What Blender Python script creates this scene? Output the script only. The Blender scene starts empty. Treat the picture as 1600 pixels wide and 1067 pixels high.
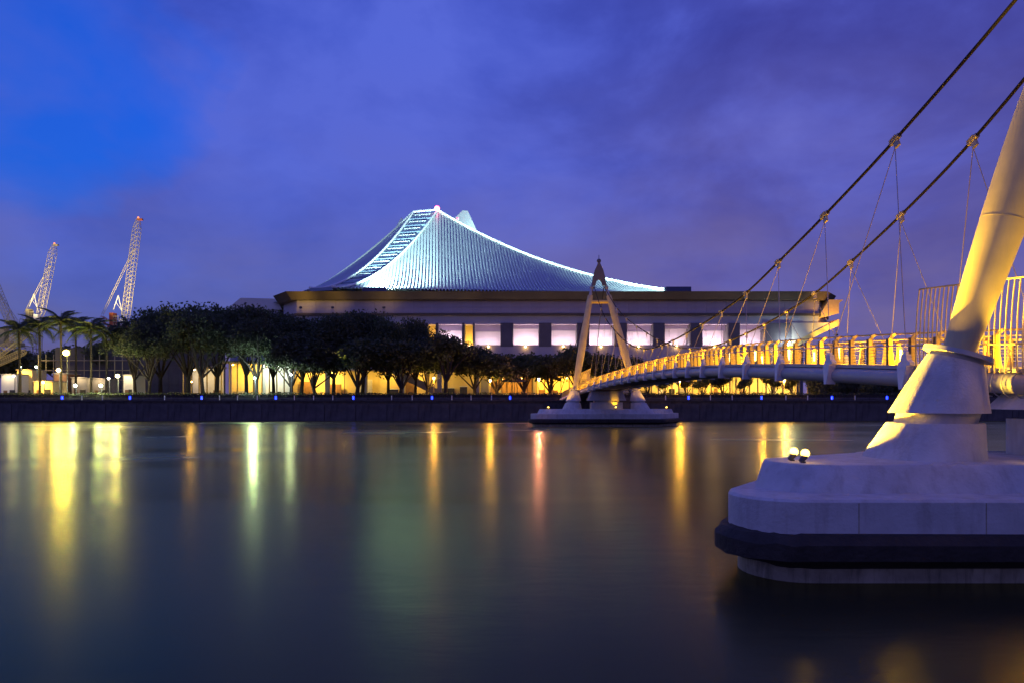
import bpy, math, random
import numpy as np
from mathutils import Vector, Matrix
random.seed(7); RNG = np.random.default_rng(11)
R = math.radians
sc = bpy.context.scene
COL = sc.collection

# ---------------------------------------------------------------- camera
F = 1067.0            # focal length in units of the 1600 px wide picture (24 mm lens)
EYE = 4.3             # metres above the water
HOR = 622.0
cam = bpy.data.cameras.new('camera'); camo = bpy.data.objects.new('camera', cam); COL.objects.link(camo)
camo.location = (0, 0, EYE); camo.rotation_euler = (R(90), 0, 0)
cam.sensor_width = 36; cam.lens = 36 * F / 1600
cam.shift_y = (HOR - 533.5) / 1600
cam.clip_start = 0.3; cam.clip_end = 6000
sc.camera = camo

# ---------------------------------------------------------------- world, sun, exposure
SUN_EL, SUN_AZ = R(-1.0), R(200)
world = bpy.data.worlds.new('World'); sc.world = world; world.use_nodes = True
wn, wl = world.node_tree.nodes, world.node_tree.links
wn.clear()
def N(tree, t, **kw):
    n = tree.nodes.new(t)
    for k, v in kw.items(): setattr(n, k, v)
    return n
wt = world.node_tree
wout = N(wt, 'ShaderNodeOutputWorld'); bg = N(wt, 'ShaderNodeBackground')
sky = N(wt, 'ShaderNodeTexSky', sky_type='NISHITA', sun_disc=False, sun_elevation=SUN_EL, sun_rotation=SUN_AZ, air_density=1.0, dust_density=0.4, ozone_density=4.0)
tc = N(wt, 'ShaderNodeTexCoord')
def math_node(tree, op, a, b=None, c=None, clamp=False):
    n = N(tree, 'ShaderNodeMath', operation=op, use_clamp=clamp)
    for i, v in enumerate((a, b, c)):
        if v is None: continue
        if isinstance(v, (int, float)): n.inputs[i].default_value = v
        else: tree.links.new(v, n.inputs[i])
    return n.outputs[0]
def noise(tree, vec, scale, detail=5, rough=0.55, dist=0.0, sx=(1, 1, 1)):
    m = N(tree, 'ShaderNodeMapping'); m.inputs['Scale'].default_value = sx
    tree.links.new(vec, m.inputs['Vector'])
    n = N(tree, 'ShaderNodeTexNoise'); n.inputs['Scale'].default_value = scale
    n.inputs['Detail'].default_value = detail; n.inputs['Roughness'].default_value = rough; n.inputs['Distortion'].default_value = dist
    tree.links.new(m.outputs[0], n.inputs['Vector'])
    return n.outputs['Fac']
def ramp(tree, fac, stops):
    r = N(tree, 'ShaderNodeValToRGB'); e = r.color_ramp.elements
    while len(e) < len(stops): e.new(0.5)
    for el, (p, c) in zip(e, stops):
        el.position = p; el.color = (*c, 1) if len(c) == 3 else c
    tree.links.new(fac, r.inputs[0]); return r.outputs[0]
def mixc(tree, fac, a, b, bt='MIX'):
    n = N(tree, 'ShaderNodeMix', data_type='RGBA', blend_type=bt)
    for i, v in ((0, fac), (6, a), (7, b)):
        if isinstance(v, (int, float)): n.inputs[i].default_value = v
        elif isinstance(v, tuple): n.inputs[i].default_value = (*v, 1)
        else: tree.links.new(v, n.inputs[i])
    return n.outputs[2]
# clear dusk sky: the Nishita blue pushed to the deep blue of the hour; broken violet cloud spreads over it with one clear gap to the left
clear = mixc(wt, 1.0, sky.outputs[0], (0.20, 1.25, 2.5), 'MULTIPLY')
g = N(wt, 'ShaderNodeVectorMath', operation='DOT_PRODUCT'); wl.new(tc.outputs['Generated'], g.inputs[0])
g.inputs[1].default_value = Vector((-0.80, 1.067, 0.64)).normalized()
n_big = noise(wt, tc.outputs['Generated'], 2.6, 5, 0.52, 0.35, (1, 1, 1.9))
n_fine = noise(wt, tc.outputs['Generated'], 3.6, 6, 0.56, 0.2, (1, 1, 1.7))
away = math_node(wt, 'SUBTRACT', 1.0, g.outputs['Value'])
m1 = math_node(wt, 'MULTIPLY_ADD', away, 33.0, -0.22)
m2 = math_node(wt, 'MULTIPLY_ADD', n_big, 3.2, -1.45)
cover = math_node(wt, 'ADD', m1, m2, clamp=True)
cover = ramp(wt, cover, [(0.0, (0.10,) * 3), (0.35, (0.35,) * 3), (0.75, (0.93,) * 3)])
sep = N(wt, 'ShaderNodeSeparateXYZ'); wl.new(tc.outputs['Generated'], sep.inputs[0])
n_f2 = math_node(wt, 'MULTIPLY_ADD', sep.outputs['X'], -0.20, n_fine)
cloud = ramp(wt, n_f2, [(0.30, (0.047, 0.043, 0.262)), (0.42, (0.062, 0.064, 0.35)), (0.52, (0.086, 0.098, 0.48)), (0.66, (0.125, 0.145, 0.60))])
low = ramp(wt, sep.outputs['Z'], [(0.0, (0.95,) * 3), (0.14, (0.88,) * 3), (0.46, (0.0,) * 3)])
n_low = noise(wt, tc.outputs['Generated'], 4.2, 5, 0.55, 0.3, (1, 1, 2.6))
low = math_node(wt, 'MULTIPLY', low, ramp(wt, n_low, [(0.30, (0.35,) * 3), (0.62, (1.0,) * 3)]))
cloud = mixc(wt, low, cloud, (0.168, 0.126, 0.30))
thick = math_node(wt, 'MULTIPLY_ADD', away, 0.9, 0.66, clamp=True)
cover = math_node(wt, 'MULTIPLY', cover, thick)
skycol = mixc(wt, cover, clear, cloud)
wl.new(skycol, bg.inputs['Color']); bg.inputs['Strength'].default_value = 1.05
wl.new(bg.outputs[0], wout.inputs[0])
sun = bpy.data.lights.new('sun', 'SUN'); sun.energy = 0.02; sun.angle = R(20); sun.color = (1.0, 0.85, 0.8)
suno = bpy.data.objects.new('sun', sun); COL.objects.link(suno); suno.rotation_euler = (R(82), 0, R(20))
sc.view_settings.view_transform = 'Standard'; sc.view_settings.look = 'None'
sc.view_settings.exposure = 0; sc.view_settings.gamma = 1
sc.render.engine = 'CYCLES'
cy = sc.cycles
cy.use_denoising = True; cy.max_bounces = 5; cy.diffuse_bounces = 3; cy.glossy_bounces = 3; cy.transmission_bounces = 3
cy.transparent_max_bounces = 6; cy.sample_clamp_indirect = 4.0; cy.caustics_reflective = False; cy.caustics_refractive = False
try: cy.use_light_tree = True
except Exception: pass

# ---------------------------------------------------------------- helpers
def at(px, py, Y):                      # where a ray of the survey picture meets the plane at distance Y
    return Vector(((px - 800) * Y / F, Y, EYE + (HOR - py) * Y / F))
MATS = {}
def mat(name, color, rough=0.7, metal=0.0, var=0.15, scale=1.5, bump=0.0, bscale=20, emit=None, power=0.0, spec=0.5, stain=None):
    if name in MATS: return MATS[name]
    m = bpy.data.materials.new(name); m.use_nodes = True
    t = m.node_tree; b = t.nodes['Principled BSDF']
    b.inputs['Roughness'].default_value = rough; b.inputs['Metallic'].default_value = metal
    b.inputs['Specular IOR Level'].default_value = spec
    co = N(t, 'ShaderNodeTexCoord').outputs['Object']
    if var:
        n1 = noise(t, co, scale, 6, 0.6)
        dark = tuple(c * (1 - var) for c in color); lite = tuple(min(1, c * (1 + var)) for c in color)
        c = ramp(t, n1, [(0.3, dark), (0.7, lite)])
        if stain:
            n2 = noise(t, co, scale * 2.2, 6, 0.65, 0.0, (1, 1, 0.16))
            f = ramp(t, n2, [(0.50, (0, 0, 0)), (0.72, (stain[3],) * 3)])
            c = mixc(t, f, c, stain[:3])
        t.links.new(c, b.inputs['Base Color'])
        rr = math_node(t, 'MULTIPLY_ADD', n1, 0.25, rough - 0.12, clamp=True); t.links.new(rr, b.inputs['Roughness'])
    else: b.inputs['Base Color'].default_value = (*color, 1)
    if bump:
        n3 = noise(t, co, bscale, 5, 0.6); bn = N(t, 'ShaderNodeBump'); bn.inputs['Strength'].default_value = bump; bn.inputs['Distance'].default_value = 0.05
        t.links.new(n3, bn.inputs['Height']); t.links.new(bn.outputs[0], b.inputs['Normal'])
    if emit:
        b.inputs['Emission Color'].default_value = (*emit, 1); b.inputs['Emission Strength'].default_value = power
    MATS[name] = m; return m
def kelvin(name, col, power): return mat(name, (0.8, 0.8, 0.8), 0.5, var=0, emit=col, power=power)

WLOC = {}
def wloc(o): return WLOC.get(o.name, Vector((0, 0, 0))) if o is not None else Vector((0, 0, 0))
def tag(o, label=None, cat=None, group=None, kind=None):
    if label: o['label'] = label
    if cat: o['category'] = cat
    if group: o['group'] = group
    if kind: o['kind'] = kind
    return o
def link(o, parent=None):
    COL.objects.link(o)
    if parent is not None: o.parent = parent
    return o
def thing(name, loc, label, cat, group=None):
    o = bpy.data.objects.new(name, None); o.empty_display_size = 0.5; link(o)
    o.location = loc; WLOC[o.name] = Vector(loc)
    return tag(o, label, cat, group)
def inst(name, mesh, loc, parent=None, rot=(0, 0, 0), scale=(1, 1, 1)):
    o = bpy.data.objects.new(name, mesh); link(o, parent)
    o.location = Vector(loc) - wloc(parent); o.rotation_euler = rot; o.scale = scale
    WLOC[o.name] = Vector(loc); return o

class MB:
    def __init__(s): s.v = []; s.f = []; s.n = 0
    def add(s, vs, fs):
        s.v.append(np.asarray(vs, float).reshape(-1, 3)); b = s.n
        s.f += [tuple(i + b for i in f) for f in fs]; s.n += len(s.v[-1]); return s
    def box(s, a, b):
        (x0, y0, z0), (x1, y1, z1) = a, b
        return s.add([(x0, y0, z0), (x1, y0, z0), (x1, y1, z0), (x0, y1, z0), (x0, y0, z1), (x1, y0, z1), (x1, y1, z1), (x0, y1, z1)],
                     [(0, 3, 2, 1), (4, 5, 6, 7), (0, 1, 5, 4), (1, 2, 6, 5), (2, 3, 7, 6), (3, 0, 4, 7)])
    def rings(s, rings, cap=True, closed=False):
        k = len(rings[0]); m = len(rings); fs = []
        for i in range(m - 1 + (1 if closed else 0)):
            j = (i + 1) % m
            for q in range(k): fs.append((i * k + q, i * k + (q + 1) % k, j * k + (q + 1) % k, j * k + q))
        if cap and not closed: fs += [tuple(range(k - 1, -1, -1)), tuple((m - 1) * k + q for q in range(k))]
        return s.add(np.concatenate([np.asarray(r, float) for r in rings]), fs)
    def tube(s, path, rad, n=8, cap=True):
        path = [Vector(p) for p in path]; m = len(path)
        rad = [rad] * m if isinstance(rad, (int, float)) else rad
        rs = []; t0 = None; u = None
        for i, p in enumerate(path):
            t = (path[min(i + 1, m - 1)] - path[max(i - 1, 0)]).normalized()
            if u is None:
                u = t.orthogonal().normalized() if abs(t.z) > 0.95 else t.cross(Vector((0, 0, 1))).normalized()
            else:
                u = (u - t * u.dot(t)).normalized()
            w = t.cross(u)
            rs.append([p + (u * math.cos(a) + w * math.sin(a)) * rad[i] for a in (2 * math.pi * k / n for k in range(n))])
        return s.rings(rs, cap)
    def cone(s, stack, n=40, cap=True):   # horizontal rings: (x, y, z, r)
        return s.rings([[(x + r * math.cos(2 * math.pi * k / n), y + r * math.sin(2 * math.pi * k / n), z) for k in range(n)] for x, y, z, r in stack], cap)
    def prism(s, poly, axis, a, b):       # poly of 2D points extruded along axis from a to b
        def P(p, d): return {'x': (d, p[0], p[1]), 'y': (p[0], d, p[1]), 'z': (p[0], p[1], d)}[axis]
        k = len(poly)
        return s.add([P(p, a) for p in poly] + [P(p, b) for p in poly],
                     [tuple(range(k)), tuple(range(2 * k - 1, k - 1, -1))] + [(i, k + i, k + (i + 1) % k, (i + 1) % k) for i in range(k)])
    def sphere(s, c, r, n=10, m=7, sz=1.0):
        c = Vector(c)
        rs = [[(c.x + r * math.sin(th) * math.cos(2 * math.pi * k / n), c.y + r * math.sin(th) * math.sin(2 * math.pi * k / n), c.z - sz * r * math.cos(th)) for k in range(n)]
              for th in (math.pi * (i + 0.02) / (m + 0.04 - 0) for i in range(m + 1))]
        return s.rings(rs, True)
    def mesh(s, name, m, smooth=False, off=Vector((0, 0, 0))):
        me = bpy.data.meshes.new(name)
        v = np.concatenate(s.v) - np.array(off)
        me.from_pydata(v.tolist(), [], s.f); me.update()
        if m is not None: me.materials.append(m)
        if smooth:
            me.polygons.foreach_set('use_smooth', [True] * len(me.polygons))
            try: me.set_sharp_from_angle(angle=R(smooth if smooth is not True else 40))
            except Exception: pass
        import bmesh
        bm = bmesh.new(); bm.from_mesh(me); bmesh.ops.recalc_face_normals(bm, faces=bm.faces); bm.to_mesh(me); bm.free()
        return me
    def build(s, name, m, parent=None, smooth=False, origin=None):
        if parent is None:
            off = Vector(origin) if origin is not None else Vector((0, 0, 0))
            o = bpy.data.objects.new(name, s.mesh(name, m, smooth, off)); link(o); o.location = off; WLOC[o.name] = off; return o
        off = wloc(parent)
        o = bpy.data.objects.new(name, s.mesh(name, m, smooth, off)); link(o, parent); WLOC[o.name] = off; return o
def lamp(kind, name, loc, energy, color, parent=None, size=0.2, aim=None, **kw):
    l = bpy.data.lights.new(name, kind); l.energy = energy; l.color = color
    if kind in ('POINT', 'SPOT'): l.shadow_soft_size = size
    if kind == 'AREA': l.size = size
    for k, v in kw.items(): setattr(l, k, v)
    o = bpy.data.objects.new(name, l); link(o, parent); o.location = Vector(loc) - wloc(parent)
    if aim is not None: o.rotation_euler = (Vector(aim) - Vector(loc)).to_track_quat('-Z', 'Y').to_euler()
    return o
def fixture(loc, hold, parent, size=0.3):   # lamp housing on an arm or post
    loc, hold = Vector(loc), Vector(hold)
    h_ = MB().box((loc.x - size, loc.y - size, loc.z - size), (loc.x + size, loc.y + size, loc.z + size * 0.4)).build('lamp_housing', M_dark, parent)
    MB().tube([loc - Vector((0, 0, size * 0.5)), hold], 0.09, 6).build('lamp_arm', M_dark, parent)
def spline(pts, x):                      # smooth interpolation through (x, y) points (monotone-free Catmull-Rom)
    xs = [p[0] for p in pts]; ys = [p[1] for p in pts]
    if x <= xs[0]: return ys[0] + (x - xs[0]) * (ys[1] - ys[0]) / (xs[1] - xs[0])
    if x >= xs[-1]: return ys[-1] + (x - xs[-1]) * (ys[-1] - ys[-2]) / (xs[-1] - xs[-2])
    i = max(k for k in range(len(xs) - 1) if xs[k] <= x)
    h = xs[i + 1] - xs[i]; t = (x - xs[i]) / h
    def sl(k):
        a, b = max(k - 1, 0), min(k + 1, len(xs) - 1); return (ys[b] - ys[a]) / (xs[b] - xs[a])
    m0, m1 = sl(i) * h, sl(i + 1) * h
    return (2 * t**3 - 3 * t**2 + 1) * ys[i] + (t**3 - 2 * t**2 + t) * m0 + (-2 * t**3 + 3 * t**2) * ys[i + 1] + (t**3 - t**2) * m1

YEL = (1.0, 0.47, 0.004); WARM = (1.0, 0.66, 0.22); CYAN = (0.62, 1.0, 0.93); WHITE = (1.0, 0.9, 0.86)
M_conc = mat('concrete', (0.56, 0.545, 0.52), 0.85, var=0.16, scale=1.1, bump=0.45, bscale=12, stain=(0.30, 0.26, 0.22, 0.55))
M_concd = mat('wet_concrete', (0.34, 0.30, 0.22), 0.6, var=0.35, scale=1.6, bump=0.4, bscale=7, stain=(0.05, 0.055, 0.03, 0.9))
M_fender = mat('black_rubber', (0.030, 0.024, 0.020), 0.8, var=0.5, scale=2.0, bump=1.0, bscale=6)
M_brk = mat('bracket_paint', (0.80, 0.79, 0.77), 0.5, var=0.06, scale=2)
M_white = mat('white_steel', (0.44, 0.44, 0.42), 0.45, var=0.08, scale=1.2, stain=(0.4, 0.38, 0.34, 0.4))
M_steel = mat('galvanised_steel', (0.42, 0.42, 0.43), 0.45, metal=0.3, var=0.12, scale=2)
M_post = mat('lamplit_cream_steel', (0.66, 0.49, 0.16), 0.5, var=0.1, scale=3)  # cream with the lamps' yellow worked into its colour
M_cable = mat('cable_dark', (0.032, 0.028, 0.026), 0.85, var=0, spec=0.15)
M_rod = mat('hanger_rod', (0.40, 0.36, 0.34), 0.4, metal=0.4, var=0.1)
M_dark = mat('dark_metal', (0.05, 0.05, 0.06), 0.5, var=0.2)
M_deck = mat('deck_boards', (0.25, 0.22, 0.18), 0.8, var=0.25, scale=3)

# ---------------------------------------------------------------- the setting: water, land, quay
QY = 131.0
wm = bpy.data.materials.new('river_water'); wm.use_nodes = True
t = wm.node_tree; t.nodes.remove(t.nodes['Principled BSDF'])
dif = N(t, 'ShaderNodeBsdfDiffuse'); dif.inputs[0].default_value = (0.030, 0.031, 0.017, 1)
gls = N(t, 'ShaderNodeBsdfGlossy'); gls.inputs[0].default_value = (0.92, 0.88, 0.44, 1)
fr = N(t, 'ShaderNodeFresnel'); fr.inputs['IOR'].default_value = 1.33
mxw = N(t, 'ShaderNodeMixShader'); t.links.new(fr.outputs[0], mxw.inputs[0]); t.links.new(dif.outputs[0], mxw.inputs[1]); t.links.new(gls.outputs[0], mxw.inputs[2])
t.links.new(mxw.outputs[0], t.nodes['Material Output'].inputs[0])
geo = N(t, 'ShaderNodeNewGeometry').outputs['Position']
na = noise(t, geo, 0.9, 4, 0.55, 0.3, (0.55, 1.5, 1)); nb = noise(t, geo, 5.0, 3, 0.5, 0.0, (0.35, 1.4, 1))
hh = math_node(t, 'MULTIPLY_ADD', nb, 0.22, na)
bn = N(t, 'ShaderNodeBump'); bn.inputs['Strength'].default_value = 0.07; bn.inputs['Distance'].default_value = 0.10
t.links.new(hh, bn.inputs['Height']); t.links.new(bn.outputs[0], gls.inputs['Normal'])
nr = noise(t, geo, 0.05, 4, 0.55, 0.5, (0.6, 1.6, 1))
t.links.new(ramp(t, nr, [(0.35, (0.20,) * 3), (0.65, (0.28,) * 3)]), gls.inputs['Roughness'])
tag(MB().add([(-2600, -500, 0), (2600, -500, 0), (2600, QY + 1, 0), (-2600, QY + 1, 0)], [(0, 1, 2, 3)]).build('water', wm), kind='structure')
M_ground = mat('dark_turf', (0.035, 0.04, 0.025), 0.95, var=0.3, scale=0.3, bump=0.4, bscale=3)
M_pave = mat('promenade_paving', (0.16, 0.14, 0.13), 0.85, var=0.2, scale=0.7)
M_wall = mat('quay_concrete', (0.085, 0.08, 0.082), 0.9, var=0.3, scale=0.6, bump=0.3, bscale=3, stain=(0.03, 0.03, 0.03, 0.7))
PZ = 3.75
tag(MB().add([(-2600, QY + 6, 4.1), (2600, QY + 6, 4.1), (2600, 4000, 4.1), (-2600, 4000, 4.1)], [(0, 1, 2, 3)]).build('ground', M_ground), kind='structure')
pm = MB().box((-400, QY + 0.6, -2), (400, QY + 6.2, PZ)).build('promenade', M_pave); tag(pm, kind='structure')
tag(MB().box((-2600, QY + 0.9, -2), (-400, QY + 6.1, PZ)).box((400, QY + 0.9, -2), (2600, QY + 6.1, PZ)).build('river_bank', M_wall), kind='structure')
tag(MB().box((-400, QY + 6.2, 3.0), (400, QY + 6.6, 4.5)).build('retaining_wall', M_wall), kind='structure')
qw = MB().box((-400, QY + 0.25, -2), (400, QY + 0.6, PZ + 0.02)).build('quay_wall', M_wall); tag(qw, kind='structure')
pan = MB().prism([(0.05, -1.5), (5.95, -1.5), (5.95, PZ - 0.55), (0.05, PZ - 0.55)], 'y', 0, 0.25).mesh('quay_panel', M_wall)
cop = MB().box((0.01, -0.12, 0), (5.99, 0.75, 0.22)).mesh('quay_coping', M_wall)
for i in range(-20, 20):
    inst('quay_panel', pan, (i * 6.0, QY, 0), qw, scale=(1, 1, 1))
    inst('coping_stone', cop, (i * 6.0, QY, PZ + 0.02), qw)

# ---------------------------------------------------------------- suspension footbridge
EDGE = [(2, 18.6), (10, 16.9), (19, 14.9), (24, 14.05), (28.6, 13.5), (33.2, 13.2), (38, 13.15), (45, 13.25), (55, 13.55), (65, 13.75), (74, 13.75), (83, 13.6), (90, 13.25), (97, 12.75), (103, 12.25), (108, 11.85), (120, 10.8), (134, 9.5)]
HALF = 2.55
def deck_z(y): return 6.93 - 6.7e-4 * (y - 71.5)**2
def dirn(y):
    a = Vector((spline(EDGE, y + 0.5) - spline(EDGE, y - 0.5), 1.0, 0)); return a.normalized()
def bp(y, off, dz=0.0):                 # off: metres right of the deck's left edge
    d = dirn(y); nrm = Vector((d.y, -d.x, 0))
    p = Vector((spline(EDGE, y), y, deck_z(y) + dz)) + nrm * off
    return p
Y0, Y1 = 4.0, QY + 3.0
ys = np.linspace(Y0, Y1, 110)
root = thing('suspension_footbridge', (14.5, 62, 0), 'lamp-lit suspension footbridge curving across the river to the stadium bank', 'bridge')
def sweep(sec, y_list, closed=True):    # sec: (offset, dz) outline carried along the bridge
    return [[bp(y, o, z) for o, z in sec] for y in y_list]
MB().rings(sweep([(0.15, -0.05), (2 * HALF - 0.15, -0.05), (2 * HALF - 0.15, -0.3), (2 * HALF - 1.2, -0.55), (1.2, -0.55), (0.15, -0.3)], ys)).build('deck', M_deck, root)
for side in (0, 1):
    o1 = (lambda o: o) if side == 0 else (lambda o: 2 * HALF - o)
    MB().rings(sweep([(o1(-0.06), 0.03), (o1(0.16), 0.03), (o1(0.16), -0.10), (o1(-0.06), -0.10)], ys)).build('edge_beam', M_white, root)
    MB().tube([bp(y, o1(0.08), -0.42) for y in ys], 0.31, 16).build('edge_tube', M_white, root, True)
    for h, off, r_, nm in ((0.72, -0.08, 0.028, 'mid_rail'), (1.16, 0.30, 0.035, 'top_rail'), (0.86, 0.30, 0.035, 'hand_rail')):
        MB().tube([bp(y, o1(off), h) for y in ys], r_, 6).build(nm, M_post if nm != 'mid_rail' else M_steel, root, True)
    for h in (0.12, 0.24, 0.36, 0.48, 0.60, 0.98):
        MB().tube([bp(y, o1(0.12), h) for y in ys], 0.010, 4).build('infill_wire', M_steel, root)
# railing posts: curved fins leaning in at the top
prof = [(0.0, 0.02), (-0.02, 0.55), (0.0, 0.98), (0.10, 1.13), (0.30, 1.22), (0.34, 1.16), (0.20, 1.05), (0.14, 0.92), (0.16, 0.55), (0.24, 0.02)]
pm_l = MB().prism([(x, z) for x, z in prof], 'y', -0.03, 0.03)
pm_l.box((-0.05, -0.06, 0.02), (-0.021, 0.06, 1.0))
M_unlit = mat('unlit_flange', (0.10, 0.07, 0.045), 0.5, var=0.2, scale=3)  # outer flange coloured dark for its unlit side
def shade_outer_flange(me):
    me.materials.append(M_unlit)
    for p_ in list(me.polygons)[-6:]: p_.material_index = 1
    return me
post_l = shade_outer_flange(pm_l.mesh('railing_post', M_post))
pm_r = MB().prism([(-x, z) for x, z in prof], 'y', -0.045, 0.045).box((0.021, -0.06, 0.02), (0.05, 0.06, 1.0))
post_r = shade_outer_flange(pm_r.mesh('railing_post_inner', M_post))
BY = [24.05 + 4.55 * k for k in range(0, 19)]          # bracket stations between the pylons
step = 4.55 / 4
py = 24.05 - 4 * 4 * step
k = 0
POSTS = []
while py < QY + 2:
    POSTS.append(py); py += step
for i, y in enumerate(POSTS):
    d = dirn(y); rz = math.atan2(-d.x, d.y)
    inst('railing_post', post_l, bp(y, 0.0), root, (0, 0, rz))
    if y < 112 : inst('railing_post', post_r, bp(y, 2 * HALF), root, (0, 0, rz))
# hanger brackets under the deck edge with an anchor shoe on top
brm = MB().add([(-0.36, -0.24, 0.02), (-0.36, 0.24, 0.02), (-0.42, -0.08, -0.80), (-0.42, 0.08, -0.80), (0.1, -0.20, 0.02), (0.1, 0.20, 0.02), (0.0, -0.07, -0.80), (0.0, 0.07, -0.80)],
               [(0, 1, 3, 2), (4, 6, 7, 5), (0, 4, 5, 1), (2, 3, 7, 6), (0, 2, 6, 4), (1, 5, 7, 3)])
br_l = brm.mesh('hanger_bracket', M_brk)
shoe = MB().prism([(-0.30, 0.03), (0.30, 0.03), (0.30, 0.13), (0.16, 0.22), (0.12, 0.42), (-0.12, 0.42), (-0.16, 0.22), (-0.30, 0.13)], 'x', -0.28, -0.08)
shoe.box((-0.24, -0.05, 0.40), (-0.12, 0.05, 0.52))
sh_l = shoe.mesh('anchor_shoe', M_brk)
for y in BY:
    d = dirn(y); rz = math.atan2(-d.x, d.y)
    b_ = inst('hanger_bracket', br_l, bp(y, 0.0), root, (0, 0, rz))
    inst('anchor_shoe', sh_l, bp(y, 0.0), root, (0, 0, rz))
    inst('hanger_bracket', br_l, bp(y, 2 * HALF), root, (0, 0, rz + math.pi))
    inst('anchor_shoe', sh_l, bp(y, 2 * HALF), root, (0, 0, rz + math.pi))
# main cables
CZ = [(17.3, 19.8), (21.5, 16.8), (26.3, 14.26), (30.9, 12.55), (35.4, 11.35), (40, 10.42), (44.5, 9.92), (49, 9.6), (53.6, 9.38), (58, 9.22), (64, 9.15), (70, 9.35), (78, 10.2), (86, 11.8), (95, 14.4), (100, 16.2), (105, 18.6), (111, 22.4)]
CH = [(17.3, 0.75), (26.3, 1.5), (35.4, 1.88), (45, 2.15), (58, 2.45), (66, 2.5), (80, 2.3), (95, 1.75), (105, 1.15), (111, 0.8)]
def cab(y, s): 
    c = bp(y, HALF); return Vector((c.x + s * spline(CH, y), y, spline(CZ, y)))
for s in (-1, 1):
    MB().tube([cab(y, s) for y in np.linspace(17.3, 111, 90)], 0.062, 10).build('main_cable', M_cable, root, True)
    top = cab(17.3, s); MB().tube([top, top + Vector((0.6 + s * 0.8, -20, -14))], 0.085, 8).build('back_stay', M_cable, root, True)
    top = cab(111, s); MB().tube([top, Vector((bp(133, HALF).x + s * 3.2, 133.5, PZ))], 0.06, 8).build('back_stay', M_cable, root, True)
clm = MB().rings([[(0.11 * math.cos(a), y_, 0.11 * math.sin(a)) for a in (2 * math.pi * q / 10 for q in range(10))] for y_ in (-0.24, 0.24)])
clm.box((-0.05, -0.12, -0.34), (0.05, 0.12, -0.10)).box((-0.14, -0.18, 0.03), (-0.09, 0.18, 0.08)).box((0.09, -0.18, 0.03), (0.14, 0.18, 0.08))
M_clamp = mat('clamp_steel', (0.42, 0.38, 0.30), 0.45, metal=0.3, var=0)
cl_me = clm.mesh('cable_clamp', M_clamp)
for k in range(len(BY) - 1):
    yn = (BY[k] + BY[k + 1]) / 2
    for s in (-1, 1):
        p = cab(yn, s); t_ = (cab(yn + 0.4, s) - cab(yn - 0.4, s)).normalized()
        inst('cable_clamp', cl_me, p, root, t_.to_track_quat('Y', 'Z').to_euler())
        off = -0.18 if s < 0 else 2 * HALF + 0.18
        for yb in (BY[k], BY[k + 1]):
            MB().tube([p + Vector((0, 0, -0.3)), bp(yb, off, 0.5)], 0.017, 5).build('hanger', M_rod, root)

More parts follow.
